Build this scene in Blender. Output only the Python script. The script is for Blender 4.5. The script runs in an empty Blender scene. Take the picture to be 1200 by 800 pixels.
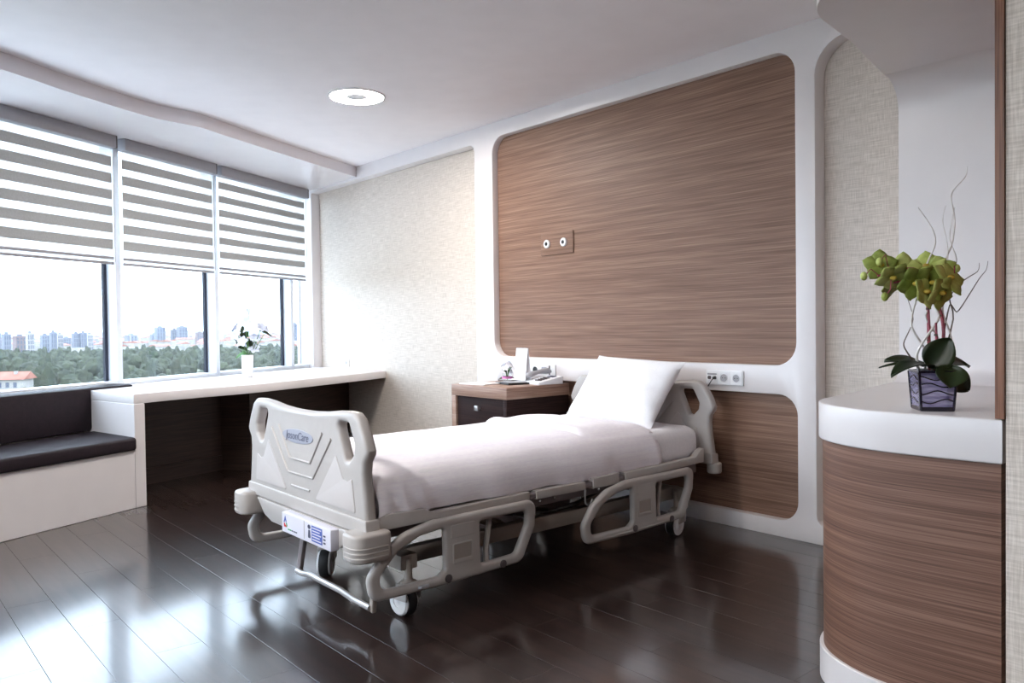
import bpy, bmesh, math, random
from mathutils import Vector, Matrix, noise
from mathutils.geometry import tessellate_polygon
random.seed(7)
C = bpy.context.scene.collection
PI = math.pi
# ------------------------------------------------------------------ camera, sky, exposure
cam_d = bpy.data.cameras.new('camera'); cam = bpy.data.objects.new('camera', cam_d); C.objects.link(cam)
F_PX, YAW, PITCH, ROLL = 926.0, 0.863127, -0.020153, -0.012841
cam_d.sensor_width = 36; cam_d.sensor_fit = 'HORIZONTAL'; cam_d.lens = F_PX / 1200 * 36
cam_d.clip_start = 0.05; cam_d.clip_end = 20000
_F = Vector((-math.sin(YAW)*math.cos(PITCH), math.cos(YAW)*math.cos(PITCH), math.sin(PITCH)))
_R = Vector((math.cos(YAW), math.sin(YAW), 0)); _U = _R.cross(_F)
_R2 = _R*math.cos(ROLL) + _U*math.sin(ROLL); _U2 = -_R*math.sin(ROLL) + _U*math.cos(ROLL)
CAM = Vector((2.075, -3.824, 1.15))
cam.matrix_world = Matrix(((_R2.x, _U2.x, -_F.x, CAM.x), (_R2.y, _U2.y, -_F.y, CAM.y), (_R2.z, _U2.z, -_F.z, CAM.z), (0, 0, 0, 1)))
sc = bpy.context.scene; sc.camera = cam
vs = sc.view_settings; vs.view_transform = 'Standard'; vs.look = 'None'; vs.gamma = 1; vs.use_curve_mapping = False
vs.exposure = 0.6
w = bpy.data.worlds.new('sky'); sc.world = w; w.use_nodes = True
nt = w.node_tree; bg = nt.nodes['Background']
tcw = nt.nodes.new('ShaderNodeTexCoord'); sxw = nt.nodes.new('ShaderNodeSeparateXYZ'); rw = nt.nodes.new('ShaderNodeValToRGB')
nt.links.new(tcw.outputs['Generated'], sxw.inputs[0]); nt.links.new(sxw.outputs['Z'], rw.inputs[0]); nt.links.new(rw.outputs[0], bg.inputs[0])
rw.color_ramp.elements[0].color = (0.66, 0.79, 0.96, 1); rw.color_ramp.elements[1].color = (0.68, 0.82, 1.0, 1)
rw.color_ramp.elements[0].position = 0.0; rw.color_ramp.elements[1].position = 0.35
bg.inputs[1].default_value = 5.2
LAMP = 150.0
try:
    sc.cycles.use_denoising = True; sc.cycles.max_bounces = 10; sc.cycles.diffuse_bounces = 6
    sc.cycles.transparent_max_bounces = 16; sc.cycles.sample_clamp_indirect = 8
    sc.cycles.caustics_reflective = False; sc.cycles.caustics_refractive = False
except Exception: pass

# ------------------------------------------------------------------ helpers
def lin(c):
    f = lambda v: (v/255/12.92) if v/255 <= 0.04045 else ((v/255+0.055)/1.055)**2.4
    return (f(c[0]), f(c[1]), f(c[2]), 1)
class MB:
    def __init__(s): s.b = bmesh.new()
    def poly(s, pts): return s.b.faces.new([s.b.verts.new(p) for p in pts])
    def box(s, x0, x1, y0, y1, z0, z1, bev=0, seg=2):
        v = [s.b.verts.new((x, y, z)) for x in (x0, x1) for y in (y0, y1) for z in (z0, z1)]
        fs = [s.b.faces.new([v[i] for i in q]) for q in ((0,1,3,2),(4,6,7,5),(0,4,5,1),(2,3,7,6),(0,2,6,4),(1,5,7,3))]
        if bev:
            bmesh.ops.bevel(s.b, geom=list({e for f in fs for e in f.edges}), offset=bev, segments=seg, affect='EDGES', profile=0.5)
        return s
    def obox(s, c, hx, hy, hz, rz=0, rx=0, ry=0, bev=0, seg=2):
        n0 = len(s.b.verts); t = MB().box(-hx, hx, -hy, hy, -hz, hz, bev, seg)
        M = Matrix.Translation(c) @ Matrix.Rotation(rz, 4, 'Z') @ Matrix.Rotation(ry, 4, 'Y') @ Matrix.Rotation(rx, 4, 'X')
        return s.add(t, M)
    def add(s, o, M=None):
        mp = {}
        for v in o.b.verts: mp[v] = s.b.verts.new(M @ v.co if M else v.co)
        for f in o.b.faces:
            nf = s.b.faces.new([mp[v] for v in f.verts])
        o.b.free(); return s
    def prism(s, poly, d0, d1, m=lambda a, b, d: (a, b, d), r=0, steps=3): return s.plate(poly, [], d0, d1, m, r, steps)
    def plate(s, outer, holes, d0, d1, m=lambda a, b, d: (a, b, d), r=0, steps=3):
        def area(p): return sum(p[i][0]*p[(i+1) % len(p)][1]-p[(i+1) % len(p)][0]*p[i][1] for i in range(len(p)))
        loops = [list(outer) if area(outer) > 0 else list(outer)[::-1]] + [list(h) if area(h) < 0 else list(h)[::-1] for h in holes]
        def off(p, e):
            out = []; n = len(p)
            for i in range(n):
                a, b, c = Vector(p[i-1]), Vector(p[i]), Vector(p[(i+1) % n])
                d1_, d2_ = (b-a).normalized(), (c-b).normalized()
                n1, n2 = Vector((-d1_.y, d1_.x)), Vector((-d2_.y, d2_.x)); k = n1+n2
                k = k/max(k.dot(k)/2, 0.35) if k.length > 1e-6 else n1
                out.append((b.x+k.x*e, b.y+k.y*e))
            return out
        st = []
        if r > 0:
            for k in range(steps+1):
                a = k/steps*PI/2; st.append((r*(1-math.sin(a)), d0+r*(1-math.cos(a))))
            for k in range(steps, -1, -1):
                a = k/steps*PI/2; st.append((r*(1-math.sin(a)), d1-r*(1-math.cos(a))))
        else: st = [(0, d0), (0, d1)]
        rings = []
        for e, d in st:
            rings.append([[s.b.verts.new(m(x, y, d)) for x, y in (off(p, e) if e else p)] for p in loops])
        for k in range(len(st)-1):
            for l in range(len(loops)):
                A, B = rings[k][l], rings[k+1][l]; n = len(A)
                for i in range(n):
                    try: s.b.faces.new([A[i], A[(i+1) % n], B[(i+1) % n], B[i]])
                    except ValueError: pass
        for k in (0, -1):
            ps = [off(p, st[k][0]) if st[k][0] else p for p in loops]
            flat = [v for l in rings[k] for v in l]
            if len(loops) == 1 and len(loops[0]) <= 4: 
                s.b.faces.new(rings[k][0]); continue
            for t in tessellate_polygon([[Vector((x, y, 0)) for x, y in p] for p in ps]):
                try: s.b.faces.new([flat[i] for i in t])
                except ValueError: pass
        return s
    def tube(s, path, r, n=8, caps=True, sub=0):
        P = [Vector(p) for p in path]
        R = list(r) if isinstance(r, (list, tuple)) else [r]*len(P)
        for _ in range(sub):
            Q, S = [], []
            for i in range(len(P)-1):
                p0, p1, p2, p3 = P[max(i-1, 0)], P[i], P[i+1], P[min(i+2, len(P)-1)]
                Q += [p1, (-p0+9*p1+9*p2-p3)/16]; S += [R[i], (R[i]+R[i+1])/2]
            P, R = Q+[P[-1]], S+[R[-1]]
        t = (P[1]-P[0]).normalized(); u = t.orthogonal().normalized(); rings = []
        for i, p in enumerate(P):
            t2 = ((P[i+1]-p) if i == 0 else (p-P[i-1]) if i == len(P)-1 else (P[i+1]-p).normalized()+(p-P[i-1]).normalized())
            if t2.length < 1e-9: t2 = t
            t2 = t2.normalized(); u = (u-t2*u.dot(t2)).normalized(); w_ = t2.cross(u)
            rings.append([s.b.verts.new(p+(u*math.cos(2*PI*k/n)+w_*math.sin(2*PI*k/n))*R[i]) for k in range(n)])
        for A, B in zip(rings, rings[1:]):
            for k in range(n): s.b.faces.new([A[k], A[(k+1) % n], B[(k+1) % n], B[k]])
        if caps: s.b.faces.new(rings[0]); s.b.faces.new(rings[-1])
        return s
    def lathe(s, prof, c=(0, 0, 0), n=20, axis='Z', caps=True):
        rings = []
        for r, h in prof:
            ring = []
            for k in range(n):
                a = 2*PI*k/n; x, y = r*math.cos(a), r*math.sin(a)
                q = (x, y, h) if axis == 'Z' else (h, x, y) if axis == 'X' else (x, h, y)
                ring.append(s.b.verts.new((c[0]+q[0], c[1]+q[1], c[2]+q[2])))
            rings.append(ring)
        for A, B in zip(rings, rings[1:]):
            for k in range(n): s.b.faces.new([A[k], A[(k+1) % n], B[(k+1) % n], B[k]])
        if caps: s.b.faces.new(rings[0]); s.b.faces.new(rings[-1])
        return s
    def grid(s, f, nu, nv, closed=False):
        V = [[s.b.verts.new(f(i/nu, j/nv)) for j in range(nv+1)] for i in range(nu+1)]
        for i in range(nu):
            for j in range(nv): s.b.faces.new([V[i][j], V[i+1][j], V[i+1][j+1], V[i][j+1]])
        return s
    def ball(s, c, rx, ry=None, rz=None, sub=2, M=None):
        ry, rz = ry or rx, rz or rx
        r = bmesh.ops.create_icosphere(s.b, subdivisions=sub, radius=1)
        for v in r['verts']:
            p = Vector((v.co.x*rx, v.co.y*ry, v.co.z*rz))
            if M: p = M @ p
            v.co = p+Vector(c)
        return s
def origin(o):
    v = Vector((0, 0, 0))
    while o: v += o.location; o = o.parent
    return v
def obj(name, mb, mat, parent=None, label=None, cat=None, group=None, kind=None, smooth=35, merge=True, recalc=True):
    b = mb.b; L = origin(parent)
    if merge: bmesh.ops.remove_doubles(b, verts=b.verts, dist=1e-5)
    if recalc: bmesh.ops.recalc_face_normals(b, faces=b.faces)
    me = bpy.data.meshes.new(name)
    if L.length: bmesh.ops.translate(b, verts=b.verts, vec=-L)
    b.to_mesh(me); b.free()
    if smooth is not None:
        for p in me.polygons: p.use_smooth = True
        me.set_sharp_from_angle(angle=math.radians(smooth))
    me.materials.append(mat)
    o = bpy.data.objects.new(name, me); C.objects.link(o); o.parent = parent
    tag(o, label, cat, group, kind); return o
def tag(o, label=None, cat=None, group=None, kind=None):
    for k, v in (('label', label), ('category', cat), ('group', group), ('kind', kind)):
        if v: o[k] = v
def thing(name, label, cat, loc=(0, 0, 0), group=None, kind=None):
    o = bpy.data.objects.new(name, None); C.objects.link(o); o.location = loc; o.empty_display_size = 0.1
    tag(o, label, cat, group, kind); return o
def struct(name, label=None, loc=(0, 0, 0)): return thing(name, label, None, loc, None, 'structure')
def copy_tree(o, parent=None):
    c = o.copy(); C.objects.link(c)
    if parent: c.parent = parent
    for ch in o.children: copy_tree(ch, c)
    return c
def rp(pts, n=6):
    """polygon with rounded corners: (x, y, radius)"""
    out = []; N = len(pts)
    for i in range(N):
        a, b, c = Vector(pts[i-1][:2]), Vector(pts[i][:2]), Vector(pts[(i+1) % N][:2]); r = pts[i][2] if len(pts[i]) > 2 else 0
        if r <= 0: out.append((b.x, b.y)); continue
        u, v = (a-b).normalized(), (c-b).normalized(); ang = u.angle(v)
        t = min(r/math.tan(ang/2), (a-b).length*0.49, (c-b).length*0.49); rr = t*math.tan(ang/2)
        cen = b+(u+v).normalized()*(rr/math.sin(ang/2)); p0, p1 = b+u*t, b+v*t
        a0, a1 = math.atan2(p0.y-cen.y, p0.x-cen.x), math.atan2(p1.y-cen.y, p1.x-cen.x); d = (a1-a0+PI) % (2*PI)-PI
        for k in range(n+1): out.append((cen.x+rr*math.cos(a0+d*k/n), cen.y+rr*math.sin(a0+d*k/n)))
    return out
def spline(P, n=6):
    P = [Vector(p) for p in P]; out = []
    for i in range(len(P)-1):
        p0, p1, p2, p3 = P[max(i-1, 0)], P[i], P[i+1], P[min(i+2, len(P)-1)]
        for k in range(n):
            t = k/n; out.append(0.5*((2*p1)+(p2-p0)*t+(2*p0-5*p1+4*p2-p3)*t*t+(-p0+3*p1-3*p2+p3)*t**3))
    return out+[P[-1]]
# ------------------------------------------------------------------ materials
def base_mat(name):
    m = bpy.data.materials.new(name); m.use_nodes = True
    return m, m.node_tree, m.node_tree.nodes['Principled BSDF']
def mapped_noise(nt, scale, s=1.0, detail=4, dist=0.0):
    tc = nt.nodes.new('ShaderNodeTexCoord'); mp = nt.nodes.new('ShaderNodeMapping'); n = nt.nodes.new('ShaderNodeTexNoise')
    mp.inputs['Scale'].default_value = scale; n.inputs['Scale'].default_value = s; n.inputs['Detail'].default_value = detail; n.inputs['Distortion'].default_value = dist
    nt.links.new(tc.outputs['Object'], mp.inputs[0]); nt.links.new(mp.outputs[0], n.inputs[0]); return n
def bump(nt, p, src, strength, dist=0.01):
    b = nt.nodes.new('ShaderNodeBump'); b.inputs['Strength'].default_value = strength; b.inputs['Distance'].default_value = dist
    nt.links.new(src, b.inputs['Height']); nt.links.new(b.outputs[0], p.inputs['Normal'])
def ramp(nt, src, stops):
    r = nt.nodes.new('ShaderNodeValToRGB'); e = r.color_ramp.elements
    while len(e) < len(stops): e.new(0.5)
    for k, (pos, col) in enumerate(stops): e[k].position = pos; e[k].color = lin(col) if max(col) > 1 else (*col, 1)
    nt.links.new(src, r.inputs[0]); return r
def plain(name, col, rough=0.5, metal=0, noise_amt=0.04, scale=6, spec=0.5, coat=0, bmp=0):
    m, nt, p = base_mat(name)
    n = mapped_noise(nt, (1, 1, 1), scale)
    d = lambda k: tuple(max(0, min(255, v*k)) for v in col)
    r = ramp(nt, n.outputs[0], [(0.3, d(1-noise_amt)), (0.7, d(1+noise_amt*0.5))]); nt.links.new(r.outputs[0], p.inputs['Base Color'])
    p.inputs['Roughness'].default_value = rough; p.inputs['Metallic'].default_value = metal; p.inputs['Specular IOR Level'].default_value = spec
    p.inputs['Coat Weight'].default_value = coat; p.inputs['Coat Roughness'].default_value = 0.08
    if bmp: bump(nt, p, n.outputs[0], bmp, 0.005)
    return m
def wood(name, dark, mid, light, rough=0.35, s=(1.3, 1.3, 34), fine=(4, 4, 150), spec=0.4, tilt=0.0, rnd=0.0):
    m, nt, p = base_mat(name)
    a = mapped_noise(nt, s, 1.0, 5, 0.35); b = mapped_noise(nt, fine, 1.0, 3, 0.2)
    if tilt:
        for q in (a, b): q.inputs[0].links[0].from_node.inputs['Rotation'].default_value = (0, tilt, 0)
    mx = nt.nodes.new('ShaderNodeMix'); mx.data_type = 'FLOAT'; mx.inputs[0].default_value = 0.62
    nt.links.new(a.outputs[0], mx.inputs[2]); nt.links.new(b.outputs[0], mx.inputs[3])
    r = ramp(nt, mx.outputs[0], [(0.34, dark), (0.5, mid), (0.66, light)])
    out = r.outputs[0]
    if rnd:
        oi = nt.nodes.new('ShaderNodeObjectInfo'); hs = nt.nodes.new('ShaderNodeHueSaturation'); mr = nt.nodes.new('ShaderNodeMapRange')
        mr.inputs['To Min'].default_value = 1-rnd; mr.inputs['To Max'].default_value = 1+rnd
        nt.links.new(oi.outputs['Random'], mr.inputs[0]); nt.links.new(mr.outputs[0], hs.inputs['Value']); nt.links.new(out, hs.inputs['Color']); out = hs.outputs[0]
    nt.links.new(out, p.inputs['Base Color']); p.inputs['Roughness'].default_value = rough; p.inputs['Specular IOR Level'].default_value = spec
    bump(nt, p, b.outputs[0], 0.12, 0.002); return m
def fabric(name, c0, c1, s1, s2, rough=0.9, strength=0.4):
    m, nt, p = base_mat(name)
    a = mapped_noise(nt, s1, 1.0, 3); b = mapped_noise(nt, s2, 1.0, 2)
    mx = nt.nodes.new('ShaderNodeMix'); mx.data_type = 'FLOAT'; mx.inputs[0].default_value = 0.5
    nt.links.new(a.outputs[0], mx.inputs[2]); nt.links.new(b.outputs[0], mx.inputs[3])
    r = ramp(nt, mx.outputs[0], [(0.36, c0), (0.64, c1)]); nt.links.new(r.outputs[0], p.inputs['Base Color'])
    p.inputs['Roughness'].default_value = rough; p.inputs['Specular IOR Level'].default_value = 0.2 if rough > 0.5 else 0.6
    bump(nt, p, mx.outputs[0], strength, 0.003); return m
def emit(name, col, strength):
    m, nt, p = base_mat(name); p.inputs['Base Color'].default_value = (0.8, 0.8, 0.8, 1)
    p.inputs['Emission Color'].default_value = (*col, 1); p.inputs['Emission Strength'].default_value = strength; return m
def thin_glass(name, tint=(0.97, 0.985, 0.98)):
    m = bpy.data.materials.new(name); m.use_nodes = True; nt = m.node_tree; nt.nodes.clear()
    o = nt.nodes.new('ShaderNodeOutputMaterial'); t = nt.nodes.new('ShaderNodeBsdfTransparent'); g = nt.nodes.new('ShaderNodeBsdfGlossy')
    lw = nt.nodes.new('ShaderNodeLayerWeight'); lw.inputs[0].default_value = 0.5
    pw_ = nt.nodes.new('ShaderNodeMath'); pw_.operation = 'POWER'; pw_.inputs[1].default_value = 5.0; nt.links.new(lw.outputs['Facing'], pw_.inputs[0])
    f = nt.nodes.new('ShaderNodeMath'); f.operation = 'MULTIPLY_ADD'; f.inputs[1].default_value = 0.9; f.inputs[2].default_value = 0.03; nt.links.new(pw_.outputs[0], f.inputs[0]); mx = nt.nodes.new('ShaderNodeMixShader')
    t.inputs[0].default_value = (*tint, 1); g.inputs['Roughness'].default_value = 0.0
    nt.links.new(f.outputs[0], mx.inputs[0]); nt.links.new(t.outputs[0], mx.inputs[1]); nt.links.new(g.outputs[0], mx.inputs[2]); nt.links.new(mx.outputs[0], o.inputs[0]); return m
def cloth(name, col, trans, clear=0.0):
    """woven fabric that lets some light through: diffuse + translucent (+ open weave)"""
    m = bpy.data.materials.new(name); m.use_nodes = True; nt = m.node_tree; nt.nodes.clear()
    o = nt.nodes.new('ShaderNodeOutputMaterial'); d = nt.nodes.new('ShaderNodeBsdfDiffuse'); t = nt.nodes.new('ShaderNodeBsdfTranslucent'); mx = nt.nodes.new('ShaderNodeMixShader')
    n = mapped_noise(nt, (1, 1, 1), 90, 2); r = ramp(nt, n.outputs[0], [(0.3, tuple(v*0.95 for v in col)), (0.7, col)])
    nt.links.new(r.outputs[0], d.inputs[0]); nt.links.new(r.outputs[0], t.inputs[0])
    mx.inputs[0].default_value = trans; nt.links.new(d.outputs[0], mx.inputs[1]); nt.links.new(t.outputs[0], mx.inputs[2]); out = mx
    if clear:
        tr = nt.nodes.new('ShaderNodeBsdfTransparent'); m2 = nt.nodes.new('ShaderNodeMixShader'); m2.inputs[0].default_value = clear
        nt.links.new(mx.outputs[0], m2.inputs[1]); nt.links.new(tr.outputs[0], m2.inputs[2]); out = m2
    nt.links.new(out.outputs[0], o.inputs[0]); return m
def leafy(name, c0, c1, scale, rough=0.6, rnd=0.0, spec=0.4):
    m, nt, p = base_mat(name); n = mapped_noise(nt, (1, 1, 1), scale, 4)
    r = ramp(nt, n.outputs[0], [(0.35, c0), (0.65, c1)]); out = r.outputs[0]
    if rnd:
        oi = nt.nodes.new('ShaderNodeObjectInfo'); hs = nt.nodes.new('ShaderNodeHueSaturation'); mr = nt.nodes.new('ShaderNodeMapRange')
        mr.inputs['To Min'].default_value = 1-rnd; mr.inputs['To Max'].default_value = 1+rnd
        nt.links.new(oi.outputs['Random'], mr.inputs[0]); nt.links.new(mr.outputs[0], hs.inputs['Value']); nt.links.new(out, hs.inputs['Color']); out = hs.outputs[0]
    nt.links.new(out, p.inputs['Base Color']); p.inputs['Roughness'].default_value = rough; p.inputs['Specular IOR Level'].default_value = spec; return m

M_WHITE = plain('white_lacquer', (220, 214, 213), 0.28, noise_amt=0.012)
M_CEIL = plain('ceiling_paint', (238, 233, 234), 0.8, noise_amt=0.01)
M_SOFFIT = plain('soffit_gloss', (224, 218, 219), 0.22, noise_amt=0.01)
M_PAINT = plain('wall_paint', (226, 222, 220), 0.7, noise_amt=0.015)
M_PAPER = fabric('wallpaper_weave', (186, 173, 160), (222, 211, 200), (9, 9, 190), (300, 300, 16), 0.5, 0.2)
M_WALNUT = wood('walnut_veneer', (98, 72, 58), (128, 98, 82), (154, 125, 108), 0.5, s=(0.5, 0.5, 48), fine=(2.6, 2.6, 260), spec=0.3, tilt=0.03)
M_WALNUT2 = wood('walnut_veneer_curved', (78, 53, 43), (112, 81, 67), (142, 110, 94), 0.42, s=(0.5, 0.5, 48), fine=(2.0, 2.0, 280), spec=0.35)
M_EDGE = wood('walnut_edge', (80, 46, 30), (122, 78, 54), (146, 100, 74), 0.4, s=(60, 60, 1.5), fine=(200, 200, 4))
M_NIGHT = wood('nightstand_wood', (122, 92, 78), (150, 120, 104), (172, 146, 130), 0.4, s=(1.3, 1.3, 30))
M_DARK = wood('dark_wenge', (26, 16, 16), (42, 28, 27), (58, 41, 38), 0.7, spec=0.15, s=(1.5, 1.5, 30))
M_DESKBACK = wood('desk_back_veneer', (46, 34, 30), (62, 47, 41), (78, 60, 52), 0.5, s=(1.2, 1.2, 26))
M_SUB = plain('subfloor', (40, 32, 29), 0.7)
M_BED = plain('bed_plastic', (176, 170, 166), 0.38, noise_amt=0.015, scale=20)
M_BEDL = plain('bed_plastic_light', (184, 177, 174), 0.4, noise_amt=0.01, scale=20)
M_BUMP = plain('bumper_plastic', (172, 165, 160), 0.35, noise_amt=0.015)
M_STEEL = plain('painted_steel', (150, 140, 132), 0.35, noise_amt=0.02)
M_STEELD = plain('painted_steel_grey', (128, 120, 122), 0.4, noise_amt=0.03)
M_SILVER = plain('silver_paint', (186, 184, 184), 0.28, metal=0.6, noise_amt=0.02)
M_CHROME = plain('chrome', (225, 225, 225), 0.12, metal=1, noise_amt=0.01)
M_BLACK = plain('black_plastic', (22, 22, 24), 0.4)
M_RUBBER = plain('black_rubber', (28, 28, 30), 0.6)
M_WPLAST = plain('white_plastic', (236, 236, 238), 0.3, noise_amt=0.01)
M_GPLAST = plain('grey_plastic', (165, 165, 170), 0.4)
M_GDARK = plain('dark_grey_plastic', (84, 76, 76), 0.5)
M_CUSH = fabric('plum_leatherette', (32, 25, 30), (42, 33, 38), (30, 30, 30), (160, 160, 160), 0.6, 0.12)
M_SHEET = fabric('white_linen', (236, 234, 238), (246, 244, 247), (2, 60, 60), (10, 260, 260), 0.85, 0.12)
M_BLANK = fabric('white_ribbed_cotton', (240, 234, 242), (250, 246, 250), (3, 3, 120), (40, 40, 300), 0.9, 0.30)
M_PILLOW = fabric('white_pillowcase', (240, 239, 242), (248, 247, 249), (12, 12, 12), (150, 150, 150), 0.85, 0.08)
M_GLASS = thin_glass('window_glass')
M_ALU = plain('white_window_profile', (225, 230, 238), 0.35, noise_amt=0.01)
M_GASKET = plain('dark_gasket', (26, 30, 48), 0.5)
M_BAND = cloth('blind_band', (190, 190, 188), 0.22)
M_SHEER = cloth('blind_sheer', (245, 245, 244), 0.55, 0.42)
M_CASS = plain('blind_cassette', (150, 148, 152), 0.45, noise_amt=0.02)
M_LAMP = emit('lamp_diffuser', (1.0, 0.955, 0.91), LAMP)
M_BLUE = plain('print_blue', (70, 90, 160), 0.5); M_RED = plain('print_red', (196, 40, 44), 0.5); M_GREEN = plain('print_green', (50, 150, 80), 0.5)
M_INK = plain('print_ink', (60, 62, 84), 0.5); M_LBL = plain('label_white', (210, 207, 216), 0.4, noise_amt=0.01)
M_LETTER = plain('badge_lettering_grey', (96, 98, 116), 0.4)
M_BADGE = plain('badge_grey', (158, 160, 172), 0.35)
M_PINK = plain('pink_print', (206, 120, 176), 0.5); M_CARD = plain('white_card', (244, 244, 246), 0.6, noise_amt=0.005)

# ------------------------------------------------------------------ room geometry numbers
WA = -0.534635
WD = Vector((math.sin(WA), math.cos(WA), 0)); WN = Vector((math.cos(WA), -math.sin(WA), 0))    # along the windows, into the room
W0 = Vector((-5.72, 0.03, 0))
def wp(a, n, z=0): return W0+WD*a+WN*n+Vector((0, 0, z))       # a along, n into the room
def wbox(mb, a0, a1, n0, n1, z0, z1, bev=0):
    t = MB().box(a0, a1, n0, n1, z0, z1, bev)
    M = Matrix(((WD.x, WN.x, 0, W0.x), (WD.y, WN.y, 0, W0.y), (0, 0, 1, 0), (0, 0, 0, 1)))
    return mb.add(t, M)
ZC, ZS = 2.69, 2.592       # ceiling, soffit underside
XR, YR = 4.2, -7.2         # right wall, rear wall
ROOM = [tuple(wp(0.3, -0.16)[:2]), tuple(wp(-8.6, -0.16)[:2]), (XR, YR-0.1), (XR, 0.3)]
# floor with planks running along the head wall
fl = struct('floor', 'dark polished wooden plank floor')
obj('subfloor', MB().prism(ROOM, -0.06, -0.012), M_SUB, fl)
M_PLANK, nt, p = base_mat('dark_floor_plank')
a = mapped_noise(nt, (1.6, 22, 5), 1.0, 4, 0.3); b = mapped_noise(nt, (3.2, 17, 1), 1.0, 2, 0.6)
r = ramp(nt, a.outputs[0], [(0.3, (30, 20, 18)), (0.7, (50, 36, 32))])
oi = nt.nodes.new('ShaderNodeObjectInfo'); hs = nt.nodes.new('ShaderNodeHueSaturation'); mr = nt.nodes.new('ShaderNodeMapRange')
mr.inputs['To Min'].default_value = 0.8; mr.inputs['To Max'].default_value = 1.2
nt.links.new(oi.outputs['Random'], mr.inputs[0]); nt.links.new(mr.outputs[0], hs.inputs['Value']); nt.links.new(r.outputs[0], hs.inputs['Color']); nt.links.new(hs.outputs[0], p.inputs['Base Color'])
p.inputs['Roughness'].default_value = 0.38; p.inputs['Specular IOR Level'].default_value = 0.25; p.inputs['Coat Weight'].default_value = 1.0; p.inputs['Coat Roughness'].default_value = 0.13; p.inputs['Coat IOR'].default_value = 1.62
bump(nt, p, b.outputs[0], 0.10, 0.004)
def plank_mesh(L, Wd):
    m = MB(); x, y = L/2-0.0005, Wd/2-0.0005; c = 0.0007
    lo = [(-x, -y), (x, -y), (x, y), (-x, y)]; hi = [(sx*abs(px), sy*(abs(py)-c)) for (px, py) in lo for sx in [1 if px > 0 else -1] for sy in [1 if py > 0 else -1]]
    A = [m.b.verts.new((q[0], q[1], -0.012)) for q in lo]; B = [m.b.verts.new((q[0], q[1], -c*0.7)) for q in lo]; D = [m.b.verts.new((q[0], q[1], 0)) for q in hi]
    for P_, Q_ in ((A, B), (B, D)):
        for k in range(4): m.b.faces.new([P_[k], P_[(k+1) % 4], Q_[(k+1) % 4], Q_[k]])
    m.b.faces.new(D); return m
PW, PL = 0.1635, 1.22
proto = obj('plank', plank_mesh(PL, PW), M_PLANK, fl, smooth=None)
PM = proto.data; first = True; npl = 0
j0 = -2.005
rows = range(-19, 14)
for jr in rows:
    yc = j0+PW*(jr+0.5)
    xoff = (jr*0.37 % 1)*PL
    for i in range(-6, 5):
        xc = i*PL+xoff
        # keep planks inside the room and roughly inside what can be seen
        if xc+PL/2 < W0.x+0.592*(0.03-yc)-0.3 or xc-PL/2 > XR-0.3 or yc > 0.12 or yc < YR+0.05: continue
        if yc < -5.6 or (xc > 2.6 and yc < -2): continue
        o = proto if first else proto.copy()
        if not first: C.objects.link(o)
        first = False; o.location = (xc, yc, 0); npl += 1
# planks far behind the camera: one joined piece
# ceiling
obj('ceiling', MB().prism(ROOM, ZC, ZC+0.1), M_CEIL, kind='structure', label='flat white ceiling')
# head wall: papered wall, white frame with rounded openings, walnut panels
wb = struct('wall_back', 'head wall with white rounded frame, walnut panels and woven wallpaper')
obj('wallpaper', MB().box(-5.80, XR, 0.10, 0.3, 0, ZC+0.05), M_PAPER, wb)
XZ = lambda a, b, d: (a, d, b)
holes = [rp([(-5.62, 0.09, 0.06), (-2.822, 0.09, 0.06), (-2.822, 2.568, 0.065), (-5.62, 2.568, 0.02)]),
         rp([(-2.603, 0.918, 0.125), (-0.104, 0.918, 0.125), (-0.104, 2.577, 0.125), (-2.603, 2.577, 0.125)], 8),
         rp([(-2.603, 0.09, 0.11), (-0.098, 0.09, 0.11), (-0.098, 0.764, 0.11), (-2.603, 0.764, 0.11)], 8),
         rp([(0.006, 0.09, 0.06), (1.30, 0.09, 0.06), (1.30, 2.575, 0.13), (0.006, 2.575, 0.17)], 8)]
obj('panel_frame', MB().plate([(-5.75, 0.0), (1.40, 0.0), (1.40, ZC), (-5.75, ZC)], holes, 0.0, 0.1, XZ, 0.004, 2), M_WHITE, wb, 'glossy white frame with rounded openings')
obj('wood_panel', MB().box(-2.66, -0.05, 0.055, 0.0995, 0.87, 2.63), M_WALNUT, wb, 'large walnut veneer panel above the bed')
obj('wood_panel', MB().box(-2.66, -0.05, 0.05, 0.0995, 0.05, 0.80), M_WALNUT, wb, 'low walnut veneer panel behind the bed')
# window wall below the sill
obj('wall_left', wbox(MB(), -8.6, 0.15, -0.35, 0.0, 0, 0.735), M_PAINT, kind='structure', label='white wall below the windows')
obj('trim_1', wbox(MB(), -0.05, 0.2, -0.14, 0.06, 0.735, ZC), M_WHITE, kind='structure', label='white upright strip between window and papered wall')
# soffit along the windows, S-shaped front
sof = [(-0.75, -6.9), (-2.45, -4.15), (-3.05, -3.107), (-3.302, -2.71), (-3.565, -2.235), (-3.63, -2.03), (-3.665, -1.83), (-3.78, -1.62), (-4.149, -0.962), (-4.66, 0.0), (-4.70, 0.099)]
sp = [(v.x, v.y) for v in spline([(x, y, 0) for x, y in sof], 6)]
back = [tuple(wp(0.1, -0.14)[:2]), tuple(wp(-8.3, -0.14)[:2])]
obj('trim_2', MB().prism(sp+back, ZS, ZC-0.001), M_SOFFIT, kind='structure', label='lowered wavy white ceiling edge over the windows')
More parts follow.
